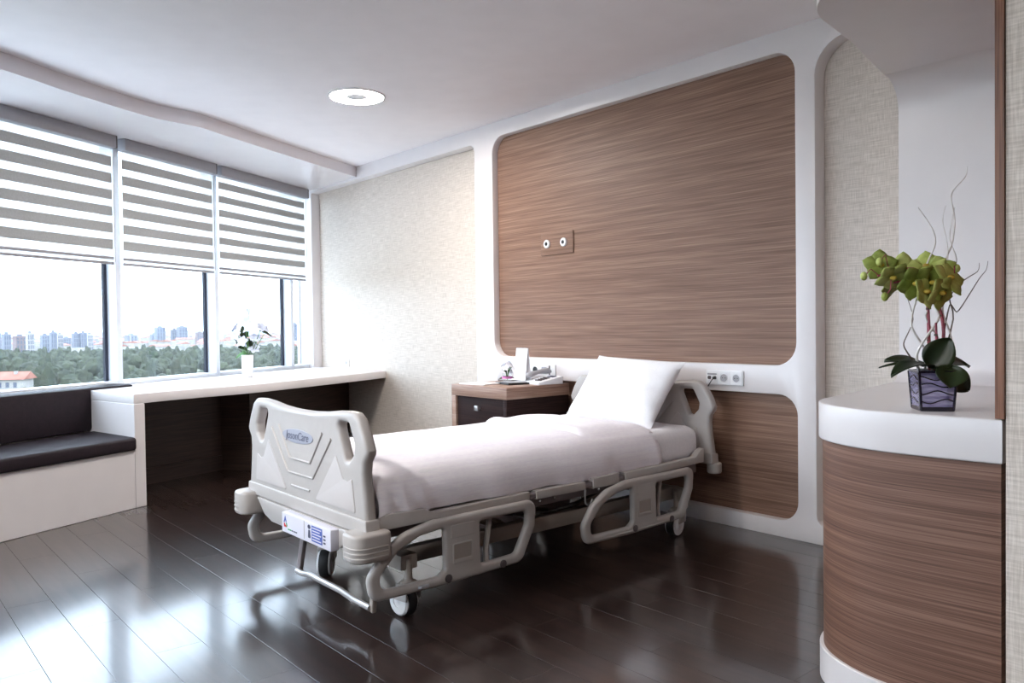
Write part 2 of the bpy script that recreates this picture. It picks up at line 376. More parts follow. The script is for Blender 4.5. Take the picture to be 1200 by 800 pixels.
# rear and right-hand walls (behind the photographer)
obj('wall_rear', MB().plate([(-2.2, 0), (XR, 0), (XR, ZC), (-2.2, ZC)], [[(-1.3, 0.75), (0.9, 0.75), (0.9, 2.55), (-1.3, 2.55)]], YR-0.15, YR, XZ), M_PAINT, kind='structure', label='unseen white rear wall with a window added for fill light')
wr_ = struct('window_9')  # unseen rear window with its wall opening, added as fill light
obj('pane', MB().box(-1.3, 0.9, YR-0.10, YR-0.094, 0.75, 2.55), M_GLASS, wr_, smooth=None)
for x in (-1.3, -0.2, 0.86): obj('mullion', MB().box(x, x+0.04, YR-0.13, YR-0.02, 0.75, 2.55), M_ALU, wr_)
obj('wall_right', MB().box(XR, XR+0.15, YR, -1.5, 0, ZC), M_DARK, kind='structure', label='unseen side wall, dark cladding added to cut bounce light')  # dark wood invented for this unseen wall, to weaken light from the right
obj('wall_front', MB().box(1.359, XR, -1.545, -1.40, 0, ZC), M_PAPER, kind='structure', label='woven wallpaper return beside the walnut cabinet')

# windows: bays between mullions
MULL = [-0.34, -1.48, -2.58, -3.68, -4.78, -5.88, -6.98, -8.08]
for k in range(len(MULL)+0):
    a1 = MULL[k-1]-0.025 if k else -0.05
    a0 = MULL[k]+0.025
    wd = struct('window_%d' % (k+1), 'tall window bay %d from the papered corner' % (k+1) if 0 else None)
    fr = MB(); wbox(fr, a0, a1, -0.13, 0.0, 0.735, 0.768, 0.004); wbox(fr, a0, a1, -0.13, -0.02, 2.54, ZS+0.02)
    obj('frame', fr, M_ALU, wd)
    if k == 0: a1 += 0.028
    g = MB(); wbox(g, a1-0.028, a1, -0.112, -0.09, 0.768, 2.54); 
    obj('gasket', g, M_GASKET if k else M_ALU, wd)
    obj('pane', wbox(MB(), a0, a1-0.028, -0.106, -0.10, 0.768, 2.54), M_GLASS, wd, smooth=None)
    obj('mullion', wbox(MB(), MULL[k]-0.025, MULL[k]+0.025, -0.13, 0.0, 0.735, ZS+0.02, 0.003), M_ALU, wd)

# roller blinds
def blind(a0, a1, n, shift, label, wpx):
    z0 = 1.64
    t = thing('roller_blind', label, 'blind', wp((a0+a1)/2, n, z0), 'striped roller blinds at the windows')
    c = MB(); wbox(c, a0, a1, n-0.03, n+0.05, 2.50, ZS-0.001, 0.008); obj('cassette', c, M_CASS, t)
    s_ = MB(); wbox(s_, a0+0.01, a1-0.01, n-0.004, n-0.002, 1.655, 2.50); obj('sheer_fabric', s_, M_SHEER, t)
    for k in range(6):
        zc = 2.404-0.1228*k+shift
        b_ = MB(); wbox(b_, a0+0.01, a1-0.01, n, n+0.0025, zc-wpx/2, zc+wpx/2); obj('fabric_band', b_, M_BAND, t)
    for zb in (1.690, 1.651):
        b_ = MB(); wbox(b_, a0+0.005, a1-0.005, n-0.008, n+0.006, zb-0.011, zb+0.009, 0.003); obj('bottom_rail', b_, M_CASS, t)
    e = MB(); wbox(e, a1-0.006, a1+0.006, n-0.03, n+0.05, 2.50, ZS-0.002); obj('end_bracket', e, M_GDARK, t)
    e = MB(); e.tube([wp(a1-0.02, n+0.03, 2.5), wp(a1-0.02, n+0.03, 1.66)], 0.0025, 5); obj('pull_chain', e, M_GPLAST, t)
blind(-3.60, -2.660, 0.045, 0.0, 'grey striped roller blind at the frame edge, widest in view', 0.072)
blind(-2.580, -1.565, 0.045, 0.0, 'grey striped roller blind over the middle window', 0.070)
blind(-1.500, -0.155, 0.045, 0.02, 'grey striped roller blind next to the papered wall', 0.062)

# ------------------------------------------------------------------ desk and bench along the windows
ZD = 0.738
front = [(-3.39, -2.371), (-3.50, -2.08), (-3.615, -1.54), (-3.79, -1.09), (-4.20, -0.2), (-4.34, 0.099)]
fs = [(v.x, v.y) for v in spline([(x, y, 0) for x, y in front], 6)]
side_b = tuple(wp(-2.655, 0.001)[:2]); cornr = tuple(wp(0.03, 0.001)[:2])
dk = thing('window_desk', 'long white window desk with wavy front edge', 'desk', (-4.2, -1.2, 0))
obj('desk_top', MB().prism(fs+[(-5.64, 0.099), side_b, (-4.131, -2.522)], ZD-0.065, ZD, r=0.004, steps=2), M_WHITE, dk)
obj('end_panel', MB().prism([(-3.385, -2.371), (-3.413, -2.300), (-4.2, -2.46), side_b, (-4.13, -2.52)], 0.0, ZD-0.0655, r=0.003, steps=1), M_WHITE, dk)
obj('back_panel', MB().prism([(-4.168, -2.11), (-4.391, -1.443), (-4.43, -1.46), (-4.21, -2.12)], 0, ZD-0.066), M_DESKBACK, dk, 'dark veneer back panel')
obj('back_panel', MB().prism([(-4.391, -1.443), (-4.181, -1.285), (-4.21, -1.25), (-4.42, -1.40)], 0, ZD-0.066), M_DESKBACK, dk, 'dark veneer cladding of the boxed pier')
obj('back_panel', MB().prism([(-4.181, -1.285), (-5.05, 0.098), (-5.10, 0.098), (-4.22, -1.28)], 0, ZD-0.066), M_DESKBACK, dk, 'dark veneer panel near the papered wall')
obj('kick_strip', MB().prism([(-4.155, -2.105), (-4.376, -1.440), (-4.391, -1.443), (-4.168, -2.11)], 0, 0.12), M_DESKBACK, dk)
bn = thing('window_bench', 'white built-in window bench with plum cushions', 'bench', (-3.4, -3.6, 0))
obj('bench_base', MB().prism([(-3.3865, -2.3735), (-2.49, -4.30), tuple(wp(-5.0, 0.001)[:2]), side_b, (-4.131, -2.522)], 0, 0.375, r=0.003, steps=1), M_WHITE, bn)
dv = Vector((math.sin(math.radians(-25)), math.cos(math.radians(-25)), 0)); nv = Vector((dv.y, -dv.x, 0))
P0 = Vector((-3.386, -2.376, 0))
a_, b_ = P0+nv*0.02, P0+nv*0.02-dv*2.1
cu = thing('seat_cushion', 'dark plum seat cushion lying on the white window bench', 'cushion', (-3.4, -3.3, 0.377))
q = [(a_.x, a_.y), (b_.x, b_.y), tuple(wp(-4.95, 0.22)[:2]), tuple(wp(-2.66, 0.22)[:2])]
obj('cushion_pad', MB().prism(rp([(x, y, 0.025) for x, y in q], 4), 0.3765, 0.458, r=0.018, steps=3), M_CUSH, cu)
bc = thing('back_cushion', 'dark plum backrest cushion leaning below the window sill', 'cushion', (-3.9, -2.9, 0.46))
t = MB(); wbox(t, -4.9, -2.668, 0.012, 0.215, 0.4595, 0.757, 0.022); obj('cushion_pad', t, M_CUSH, bc)

# ------------------------------------------------------------------ curved walnut cabinet with white C-shaped niche
XYc = [(0.597, -0.40), (0.599, -0.535), (0.645, -0.78), (0.688, -0.98), (0.718, -1.18), (0.742, -1.33), (0.80, -1.44), (0.90, -1.515), (1.02, -1.555), (1.16, -1.562), (1.352, -1.55)]
cs = [(v.x, v.y) for v in spline([(x, y, 0) for x, y in XYc], 6)]
def inset(pl, d):
    out = []
    for i, (x, y) in enumerate(pl):
        a, b = Vector(pl[max(i-1, 0)]), Vector(pl[min(i+1, len(pl)-1)]); t = (b-a).normalized(); out.append((x+(-t.y)*d, y+t.x*d))
    return out
cb = thing('curved_cabinet', 'curved walnut cabinet with white niche top and canopy', 'cabinet', (1.05, -1.0, 0))
close = [(1.352, 0.098), (0.597, 0.098)]
obj('plinth', MB().prism(cs+close, 0.0, 0.108, r=0.003, steps=1), M_WHITE, cb)
ci = inset(cs, 0.012)
obj('curved_body', MB().prism([(min(x, 1.346), y) for x, y in ci]+[(1.346, 0.09), (0.612, 0.09)], 0.108, 0.775), M_WALNUT2, cb, 'curved walnut veneer front')
obj('counter_top', MB().prism(cs+close, 0.7752, 0.892, r=0.006, steps=3), M_WHITE, cb, 'thick glossy white counter')
# niche back with coves to counter and canopy, extruded along x
prof = []
yb, rb, rt, zt0, zb0 = -0.40, 0.075, 0.13, 2.158, 0.8925
for k in range(9): a = k/8*PI/2; prof.append((yb-rb+rb*math.sin(a), zb0+rb-rb*math.cos(a)))
for k in range(9): a = k/8*PI/2; prof.append((yb-rt+rt*math.cos(a), zt0-rt+rt*math.sin(a)))
prof = prof+[(yb-rt, zt0-0.0005), (0.098, zt0-0.0005), (0.098, zb0)]
obj('niche_back', MB().prism(prof, 0.597, 1.34, lambda a, b, d: (d, a, b)), M_WHITE, cb)
obj('canopy', MB().prism(cs+close, zt0, ZC-0.002, r=0.004, steps=2), M_WHITE, cb, 'white curved canopy reaching the ceiling')
obj('edge_strip', MB().box(1.336, 1.3575, -1.552, -0.3, 0.893, zt0-0.001), M_EDGE, cb, 'reddish walnut edge board')
obj('edge_strip', MB().box(1.336, 1.3575, -1.556, -1.5, zt0-0.0005, ZC-0.003), M_EDGE, cb, 'reddish walnut edge board')

# ------------------------------------------------------------------ ceiling lights
def ceiling_light(x, y, label):
    t = thing('ceiling_light', label, 'lamp', (x, y, ZC-0.02), 'round ceiling lights')
    obj('trim_ring', MB().lathe([(0.176, ZC-0.0005), (0.176, ZC-0.008), (0.190, ZC-0.006), (0.192, ZC-0.0005)], (x, y, 0), 40), M_WHITE, t)
    obj('diffuser', MB().lathe([(0.071, ZC-0.001), (0.071, ZC-0.0035), (0.174, ZC-0.0035), (0.1755, ZC-0.001)], (x, y, 0), 40), M_LAMP, t)
    obj('centre_disc', MB().lathe([(0.0705, ZC-0.001), (0.0705, ZC-0.006), (0.01, ZC-0.0065)], (x, y, 0), 28), M_WPLAST, t)
ceiling_light(-2.61, -1.15, 'round glowing ceiling light with a pale centre disc')
ceiling_light(-0.9, -3.9, 'unseen round ceiling light added as fill, above the open floor')  # this lamp and the next two are unseen, added to brighten the room
ceiling_light(1.7, -4.9, 'unseen round ceiling light added as fill, behind the photographer')
ceiling_light(-0.4, -6.3, 'unseen round ceiling light added as fill, towards the rear wall')

# ------------------------------------------------------------------ hospital bed
BX = -1.055
bed = thing('hospital_bed', 'beige electric hospital bed with moulded side rails', 'bed', (BX, -1.22, 0))
def sym(h): return [(BX+x, z) for x, z in h]+[(BX-x, z) for x, z in h[::-1] if x > 1e-6]
half = [(0.0, 0.803), (0.10, 0.804), (0.20, 0.810), (0.31, 0.822), (0.40, 0.828), (0.455, 0.826), (0.490, 0.806), (0.530, 0.745), (0.556, 0.688), (0.552, 0.670), (0.528, 0.640), (0.522, 0.60), (0.530, 0.52), (0.545, 0.415)]
hole = rp([(0.320, 0.784, 0.02), (0.415, 0.784, 0.02), (0.458, 0.705, 0.02), (0.452, 0.668, 0.02), (0.418, 0.636, 0.016), (0.388, 0.636, 0.016)], 4)
holeR = [(BX+x, z) for x, z in hole]; holeL = [(BX-x, z) for x, z in hole][::-1]
def end_board(name, y, out):
    f = MB().plate(sym(half)[::1], [holeR, holeL], y, y+0.05*out if out > 0 else y+0.05*out, XZ, 0.017, 4) if 0 else None
    ya, yb_ = (y, y+0.05) if out < 0 else (y-0.05, y)
    brd = obj(name, MB().plate(sym(half), [holeR, holeL], ya, yb_, XZ, 0.017, 4), M_BED, bed)
    fy = ya if out < 0 else yb_         # outer face
    d = lambda e: (fy-e, fy+0.004) if out < 0 else (fy-0.004, fy+e)
    band = obj('base_band', MB().plate(rp([(BX-0.552, 0.37, 0.01), (BX+0.552, 0.37, 0.01), (BX+0.548, 0.428, 0.008), (BX-0.548, 0.428, 0.008)], 3), [], ya-0.006, yb_+0.006, XZ, 0.006, 3), M_BED, brd)
    return brd, fy, d
fb, fy, dd = end_board('footboard', -2.338, -1)
hb, hy, hd = end_board('headboard', -0.175, -1)
# moulded relief on the outer face of the footboard and inner face of the headboard
for brd, y0 in ((fb, -2.338), (hb, -0.175)):
    for s in (1, -1):
        tri = rp([(BX+s*0.465, 0.443, 0.008), (BX+s*0.135, 0.443, 0.008), (BX+s*0.318, 0.650, 0.006), (BX+s*0.375, 0.562, 0.006), (BX+s*0.405, 0.555, 0.006), (BX+s*0.445, 0.572, 0.006)], 3)
        obj('inset_plate', MB().prism(tri, y0-0.003, y0+0.004, XZ, 0.0015, 2), M_BEDL, brd, 'paler moulded panel')
        for pts in ([(0.02, 0.590), (0.095, 0.590), (0.205, 0.725)], [(0.02, 0.528), (0.115, 0.528), (0.280, 0.708)]):
            obj('relief_rib', MB().tube([(BX+s*x, y0-0.001, z) for x, z in pts], 0.0055, 6), M_BED, brd)
    obj('relief_rib', MB().tube([(BX-0.085, y0-0.001, 0.472), (BX+0.085, y0-0.001, 0.472)], 0.0055, 6), M_BED, brd)
    for zz in (0.590, 0.528): obj('relief_rib', MB().tube([(BX-0.025, y0-0.001, zz), (BX+0.025, y0-0.001, zz)], 0.0055, 6), M_BED, brd)
# maker's badge
el = [(BX-0.02+0.145*math.cos(2*PI*k/32), 0.690+0.030*math.sin(2*PI*k/32)) for k in range(32)]
bd = obj('badge', MB().prism(el, -2.3415, -2.337, XZ, 0.001, 1), M_BADGE, fb, 'oval grey maker badge')
cu_ = bpy.data.curves.new('badge_lettering', 'FONT'); cu_.body = 'JosonCare'; cu_.size = 0.050; cu_.align_x = 'CENTER'; cu_.align_y = 'CENTER'; cu_.extrude = 0.0006; cu_.shear = 0.2
cu_.materials.append(M_LETTER); co_ = bpy.data.objects.new('tmp', cu_); bm_ = bpy.data.meshes.new_from_object(co_); bpy.data.objects.remove(co_); bo = bpy.data.objects.new('badge_lettering', bm_); C.objects.link(bo); bo.parent = bd
bo.rotation_euler = (PI/2, 0, 0); bo.location = Vector((BX-0.02, -2.3422, 0.690))-origin(bed)
# corner bumpers
for s in (1, -1):
    for yy, (ya, yb_) in (('f', (-2.41, -2.25)), ('h', (-0.17, -0.09))):
        xa, xb = (0.46, 0.595) if yy == 'f' else (0.49, 0.565)
        z0, z1 = (0.280, 0.388) if yy == 'f' else (0.315, 0.378)
        P_ = rp([(BX+s*xa, yb_, 0.01), (BX+s*xa, ya, 0.045), (BX+s*xb, ya, 0.05), (BX+s*xb, yb_, 0.03)], 5)
        bp = obj('corner_bumper', MB().prism(P_, z0, z1, r=0.014, steps=3), M_BUMP, bed)
        if yy == 'f':
            for zz in (0.300, 0.318, 0.336):
                g = rp([(BX+s*(xa+0.02), yb_-0.02, 0.01), (BX+s*(xa+0.0), ya-0.0022, 0.047), (BX+s*(xb+0.0022), ya-0.0022, 0.052), (BX+s*(xb+0.0022), yb_-0.02, 0.01)], 5)
                obj('bumper_rib', MB().prism(g, zz-0.004, zz+0.004, r=0.0018, steps=2), M_BUMP, bp)
# foot crossbar with label plate
cbm = [(BX-0.44, 0.368), (BX-0.36, 0.300), (BX-0.28, 0.278), (BX+0.30, 0.278), (BX+0.36, 0.290), (BX+0.46, 0.368)]
xb_ = obj('foot_crossbar', MB().prism(cbm, -2.35, -2.29, XZ, 0.008, 2), M_BED, bed)
LPX, LPZ = 0.092, 0.024
lp = obj('label_plate', MB().plate(rp([(-1.145, 0.280, 0.006), (-0.705, 0.280, 0.006), (-0.705, 0.366, 0.006), (-1.145, 0.366, 0.006)], 3), [], -2.385, -2.345, XZ, 0.004, 2), M_LBL, bed)
def tile(x0, x1, z0, z1, mat, nm='printed_label', par=lp, y=-2.3858): return obj(nm, MB().box(x0+LPX+0.03, x1+LPX+0.03, y-0.0006, y+0.001, z0+LPZ-0.003, z1+LPZ-0.003), mat, par, smooth=None)
for pts, m_ in (([(-1.243, 0.284), (-1.221, 0.284), (-1.226, 0.293), (-1.232, 0.293), (-1.238, 0.300), (-1.2445, 0.30)], M_RED), ([(-1.246, 0.303), (-1.238, 0.303), (-1.231, 0.318), (-1.226, 0.306), (-1.2185, 0.306), (-1.231, 0.332)], M_BLUE), ([(-1.218, 0.284), (-1.212, 0.291), (-1.218, 0.303), (-1.225, 0.303), (-1.221, 0.293)], M_GREEN)):
    obj('printed_logo', MB().prism([(x+LPX+0.03, z+LPZ-0.003) for x, z in pts], -2.3864, -2.3848, XZ), m_, lp, smooth=None)
for k, xx in enumerate((-1.205, -1.188, -1.170, -1.150, -1.133)): tile(xx, xx+0.013, 0.276, 0.281, M_GREEN if k < 2 else M_INK, 'printed_lettering')
tile(-1.055, -1.050, 0.268, 0.343, M_BEDL, 'plate_joint')
obj('printed_symbol', MB().prism([(-1.008+LPX+0.03+0.012*math.cos(a), 0.325+LPZ-0.003+0.009*math.sin(a)) for a in [k*PI/6 for k in range(12)]], -2.3864, -2.3848, XZ), M_INK, lp, smooth=None)
obj('printed_symbol', MB().prism([(x+LPX+0.03, z+LPZ-0.003) for x, z in rp([(-1.018, 0.280, 0.004), (-0.996, 0.280, 0.004), (-1.0, 0.313, 0.004), (-1.014, 0.313, 0.004)], 3)], -2.3864, -2.3848, XZ), M_INK, lp, smooth=None)
tile(-0.985, -0.895, 0.272, 0.335, M_BLUE, 'printed_block')
for k in range(5): tile(-0.978, -0.902-0.012*(k % 2), 0.279+0.0115*k, 0.283+0.0115*k, M_LBL, 'printed_lettering', lp, -2.3868)
for k in range(3): tile(-0.885, -0.868, 0.280+0.014*k, 0.286+0.014*k, M_INK, 'printed_lettering')
# foot pedal bar
pd = obj('pedal_bar', MB().tube([(-1.165, -2.31, 0.088), (-1.10, -2.31, 0.088), (-1.02, -2.325, 0.108), (-0.74, -2.325, 0.108), (-0.665, -2.31, 0.088), (-0.54, -2.31, 0.088)], 0.0125, 10), M_SILVER, bed)
obj('pedal_arm', MB().obox((-1.135, -2.30, 0.175), 0.016, 0.010, 0.095, ry=0.30, bev=0.004), M_STEELD, pd)
obj('pedal_arm', MB().obox((-0.535, -2.30, 0.115), 0.012, 0.010, 0.045, ry=0.1, bev=0.004), M_STEEL, pd)
# chassis
def beam(x0, x1, y0, y1, z0, z1, m_=M_STEEL, nm='chassis_beam', bev=0.006): return obj(nm, MB().box(x0, x1, y0, y1, z0, z1, bev), m_, bed)
beam(-0.685, -0.635, -2.14, -0.30, 0.186, 0.252); beam(-1.335, -1.285, -2.14, -0.30, 0.186, 0.252)
beam(-1.34, -0.56, -2.16, -2.08, 0.19, 0.25); beam(-1.34, -0.56, -0.37, -0.30, 0.19, 0.25)
beam(-1.285, -0.685, -1.25, -1.18, 0.19, 0.25)
YZ = lambda a, b, d: (d, a, b)
for s in (-0.60, -1.50):
    beam(s-0.02, s+0.02, -2.27, -0.22, 0.325, 0.372, M_STEELD, 'deck_beam')
for yy in (-2.20, -1.50, -0.90, -0.28): beam(-1.48, -0.62, yy-0.02, yy+0.02, 0.33, 0.37, M_STEELD, 'deck_beam')
beam(-1.50, -0.60, -2.26, -0.22, 0.3725, 0.388, M_STEELD, 'mattress_deck', 0.002)
for yy, ln in ((-1.78, 1), (-0.72, -1)):
    for xx in (-0.74, -1.22):
        obj('lift_arm', MB().tube([(xx, yy, 0.345), (xx, yy+0.28*ln, 0.225)], 0.022, 10), M_STEEL, bed)
obj('lift_motor', MB().tube([(-0.95, -1.85, 0.27), (-0.95, -1.25, 0.30)], [0.045, 0.032], 12), M_BLACK, bed)
obj('lift_motor', MB().tube([(-1.06, -0.55, 0.30), (-1.06, -1.05, 0.27)], [0.045, 0.032], 12), M_BLACK, bed)
beam(-1.02, -0.80, -1.66, -1.44, 0.255, 0.325, M_BLACK, 'control_box', 0.012)
obj('cable', MB().tube([(-0.70, -1.6, 0.30), (-0.66, -1.3, 0.268), (-0.68, -1.05, 0.275), (-0.72, -0.8, 0.30)], 0.007, 6, sub=2), M_BLACK, bed)
for k in range(4): obj('bolt', MB().lathe([(0.008, 0.579-1.16), (0.008, 0.583-1.16), (0.004, 0.586-1.16)], (0, -1.40+0.09*k+(0.12 if k > 1 else 0), 0.349), 8, 'X'), M_CHROME, bed)
# casters
def caster(x, y, rot, rr=0.062):
    c = obj('caster', MB().lathe([(0.030, 0.118), (0.034, 0.122), (0.034, 0.142), (0.020, 0.150), (0.017, 0.156), (0.017, 0.235)], (x, y, 0), 14), M_STEEL, bed)
    R_ = Matrix.Translation((x, y, 0)) @ Matrix.Rotation(rot, 4, 'Z')
    t = MB().lathe([(0.0475, -0.021), (0.060, -0.021), (rr, -0.016), (rr, 0.016), (0.060, 0.021), (0.0475, 0.021)], (0, -0.028, rr), 24, 'X'); tt = MB().add(t, R_); obj('tyre', tt, M_RUBBER, c)
    for s in (1, -1):
        t = MB().lathe([(0.057, s*0.0212), (0.057, s*0.026), (0.050, s*0.032), (0.026, s*0.034), (0.024, s*0.030), (0.008, s*0.031), (0.004, s*0.034)], (0, -0.028, rr), 24, 'X'); tt = MB().add(t, R_); obj('wheel_cover', tt, M_WPLAST, c)
        t = MB().plate([( -0.045+0.0, 0.070), (0.03, 0.072), (0.034, 0.130), (-0.03, 0.130)], [], s*0.034, s*0.0385, lambda a, b, d: (d, a, b)); tt = MB().add(t, R_); obj('fork', tt, M_BUMP, c)
    t = MB().obox((0, 0.0, 0.128), 0.038, 0.034, 0.008, bev=0.004); tt = MB().add(t, R_); obj('fork', tt, M_BUMP, c)
    t = MB().obox((0, 0.075, 0.135), 0.022, 0.03, 0.006, rx=0.25, bev=0.003); tt = MB().add(t, R_); obj('brake_pedal', tt, M_GPLAST, c)
caster(-0.57, -2.12, -1.45); caster(-1.29, -2.10, 0.86); caster(-0.61, -0.36, 0.2); caster(-1.29, -0.36, 0.9)
# deck side rails (beige segments along the mattress)
for s in (1, -1):
    xm = BX+s*0.53
    xa, xb = sorted((xm-s*0.03, xm+s*0.012))
    segs = [[(-2.285, 0.378), (-1.516, 0.378), (-1.516, 0.416), (-2.03, 0.410), (-2.07, 0.430), (-2.24, 0.436), (-2.285, 0.415)],
            [(-1.476, 0.376), (-1.163, 0.374), (-1.163, 0.412), (-1.476, 0.414)], [(-1.112, 0.372), (-0.929, 0.372), (-0.929, 0.424), (-1.112, 0.420)],
            [(-0.885, 0.378), (-0.242, 0.392), (-0.240, 0.468), (-0.270, 0.462), (-0.315, 0.428), (-0.885, 0.418)]]
    for sg in segs: obj('deck_rail', MB().prism(sg, xa, xb, YZ, 0.006, 2), M_BED, bed)
    for yy in (-1.496, -1.137, -0.907): obj('hinge_link', MB().box(xa+0.008, xb-0.008, yy-0.030, yy+0.030, 0.380, 0.404, 0.003), M_STEELD, bed)
    hk = [(xb-0.01 if s > 0 else xa+0.01, y, z) for y, z in ((-1.16, 0.375), (-1.16, 0.318), (-1.145, 0.300), (-1.125, 0.302), (-1.112, 0.322))]
    obj('accessory_hook', MB().tube(hk, 0.0045, 6, sub=2), M_SILVER, bed)
# moulded side rails in lowered position
out_ = rp([(-2.335, 0.122, 0.05), (-2.350, 0.215, 0.05), (-2.285, 0.302, 0.10), (-2.185, 0.360, 0.12), (-2.055, 0.386, 0.10), (-1.50, 0.388, 0.045), (-1.512, 0.270, 0.06), (-1.590, 0.128, 0.05), (-1.905, 0.120, 0.02), (-2.02, 0.117, 0.02)], 6)
h1 = rp([(-2.292, 0.160, 0.03), (-2.294, 0.215, 0.03), (-2.215, 0.293, 0.07), (-2.115, 0.334, 0.06), (-2.0, 0.345, 0.012), (-1.996, 0.178, 0.02), (-2.03, 0.157, 0.012)], 4)
h2 = rp([(-1.818, 0.345, 0.012), (-1.555, 0.345, 0.025), (-1.562, 0.285, 0.04), (-1.625, 0.170, 0.025), (-1.815, 0.165, 0.012)], 4)
def side_rail(s, dy, mirror):
    X0, X1 = (BX+0.538, BX+0.572) if s > 0 else (BX-0.572, BX-0.538)
    f = (lambda p: [(y+dy, z) for y, z in p])
    rl = obj('side_rail', MB().plate(f(out_), [f(h1), f(h2)], X0, X1, YZ, 0.015, 4), M_BED, bed)
    xf = X1 if s > 0 else X0
    g = MB().plate(f(rp([(-1.962, 0.195, 0.006), (-1.862, 0.195, 0.006), (-1.862, 0.278, 0.006), (-1.962, 0.278, 0.006)], 3)), [f(rp([(-1.955, 0.213, 0.004), (-1.870, 0.213, 0.004), (-1.870, 0.272, 0.004), (-1.955, 0.272, 0.004)], 3))], xf-0.002, xf+0.002, YZ, 0.001, 2)
    obj('finger_grip', g, M_BED, rl)
    obj('finger_recess', MB().box(xf-0.003, xf+0.0012, -1.955+dy, -1.870+dy, 0.213, 0.272), M_STEEL, rl)
    obj('moulded_panel', MB().plate(f(rp([(-1.97, 0.30, 0.006), (-1.85, 0.30, 0.006), (-1.85, 0.352, 0.006), (-1.97, 0.352, 0.006)], 3)), [], xf-0.002, xf+0.0012, YZ, 0.001, 1), M_BED, rl)
    for yy in (-1.985, -1.70):
        obj('rail_button', MB().lathe([(0.017, -0.003), (0.017, 0.003), (0.012, 0.0045)] if s > 0 else [(0.017, 0.003), (0.017, -0.003), (0.012, -0.0045)], (xf, yy+dy, 0.143), 14, 'X'), M_GDARK, rl)
    for yy in (-1.745, -1.935):
        xi = X0 if s > 0 else X1; e = -s
        obj('support_arm', MB().tube([(xi+e*0.006, yy-0.015+dy, 0.150), (xi+e*0.018, yy-0.01+dy, 0.20), (xi+e*0.022, yy+0.02+dy, 0.350)], 0.0125, 8), M_BED, rl)
for s in (1, -1):
    side_rail(s, 0, False); side_rail(s, 1.135, False)

# ------------------------------------------------------------------ bedding
mt = thing('mattress', 'white sheeted mattress lying on the hospital bed', 'mattress', (BX, -1.22, 0.389))
def matt():
    m = MB(); m.box(-1.548, -0.562, -2.262, -0.195, 0.389, 0.585, 0.07, 4); 
    bmesh.ops.subdivide_edges(m.b, edges=[e for e in m.b.edges if e.calc_length() > 0.3], cuts=8, use_grid_fill=True)
    for v in m.b.verts:
        k = noise.noise(Vector((v.co.x*5, v.co.y*5, v.co.z*9)))
        if v.co.z > 0.42: v.co.z += 0.006*k
        v.co.x += 0.004*noise.noise(Vector((v.co.y*7, v.co.z*20, 3)))
    return m
obj('mattress_body', matt(), M_SHEET, mt, smooth=60)
bl = thing('blanket', 'white ribbed blanket spread over the bed and folded back', 'blanket', (BX, -1.4, 0.6))
# cross-section of the draped blanket, near side first
sec = [(-0.545, 0.412), (-0.534, 0.458), (-0.543, 0.512), (-0.575, 0.560), (-0.63, 0.593), (-0.72, 0.610), (-0.9, 0.613), (-1.1, 0.611), (-1.3, 0.608), (-1.43, 0.602), (-1.50, 0.588), (-1.545, 0.555), (-1.566, 0.50), (-1.568, 0.42)]
secs = spline([(x, 0, z) for x, z in sec], 6)
def sec_at(u, grow=0.0):
    f = u*(len(secs)-1); i = min(int(f), len(secs)-2); t = f-i
    p = secs[i].lerp(secs[i+1], t)
    a, b = secs[max(i-1, 0)], secs[min(i+2, len(secs)-1)]; tg = (b-a).normalized(); n = Vector((-tg.z, 0, tg.x))
    if n.z < 0 and abs(n.z) > 0.2: n = -n
    n = Vector((tg.z, 0, -tg.x)) if (p-Vector((BX, 0, 0.5))).dot(Vector((tg.z, 0, -tg.x))) > 0 else Vector((-tg.z, 0, tg.x))
    return p+n*grow, n
def wr(x, y, z):
    a = noise.noise(Vector((x*2.2, y*1.6, z*2+1)))*0.007
    b = noise.noise(Vector((x*9+y*3, y*5, z*7)))*0.0025
    return a+b
def blanket_pt(u, v):
    y = -2.268+(2.268-0.575)*v
    p, n = sec_at(u)
    d = wr(p.x, y, p.z)
    # gathers at the foot corners
    k = max(0.0, 1-(y+2.268)/0.35); low = max(0.0, (0.60-p.z)/0.18)
    d += k*low*0.010*math.sin(y*70+p.z*25+p.x*20)
    d += low*0.006*math.sin(y*11+1.3)+low*0.003*math.sin(y*29)
    q = p+n*d
    z = q.z-0.035*max(0, 1-(y+2.268)/0.07)**2
    if p.z < 0.43: z = max(z, 0.412+0.006*math.sin(y*6))
    if v > 0.985: q = q-n*0.008; z = q.z
    return (q.x, y, z)
b1 = obj('blanket_spread', MB().grid(blanket_pt, 110, 120), M_BLANK, bl, smooth=80)
so = b1.modifiers.new('thick', 'SOLIDIFY'); so.thickness = 0.006; so.offset = -1
def cuff_pt(u, v):
    uu = 0.27+u*0.69; p, n = sec_at(uu)
    far = (p.x+0.55)/-1.0
    y1 = -0.572; y0 = -1.10+0.15*min(max(far, 0), 1)+0.02*math.sin(p.x*6)
    y = y0+(y1-y0)*v
    e = 0.016+wr(p.x, y, p.z)*1.0
    edge = min(v, 1-v)
    e = e*min(1, math.sqrt(max(edge, 0)*9))+0.004*math.sin(v*9+p.x*3)*(0.4+0.6*(1-v))
    e = max(e, 0.002)*min(1, max(0.02, (uu-0.27)/0.12))+min(1, max(0, (uu-0.27)/0.2))*0.007*math.exp(-((v-0.10)/0.08)**2)
    q = p+n*e
    return (q.x, y, q.z)
b2 = obj('folded_cuff', MB().grid(cuff_pt, 90, 30), M_BLANK, bl, 'smooth sheet folded back over the blanket', smooth=80)
so = b2.modifiers.new('thick', 'SOLIDIFY'); so.thickness = 0.005; so.offset = -1
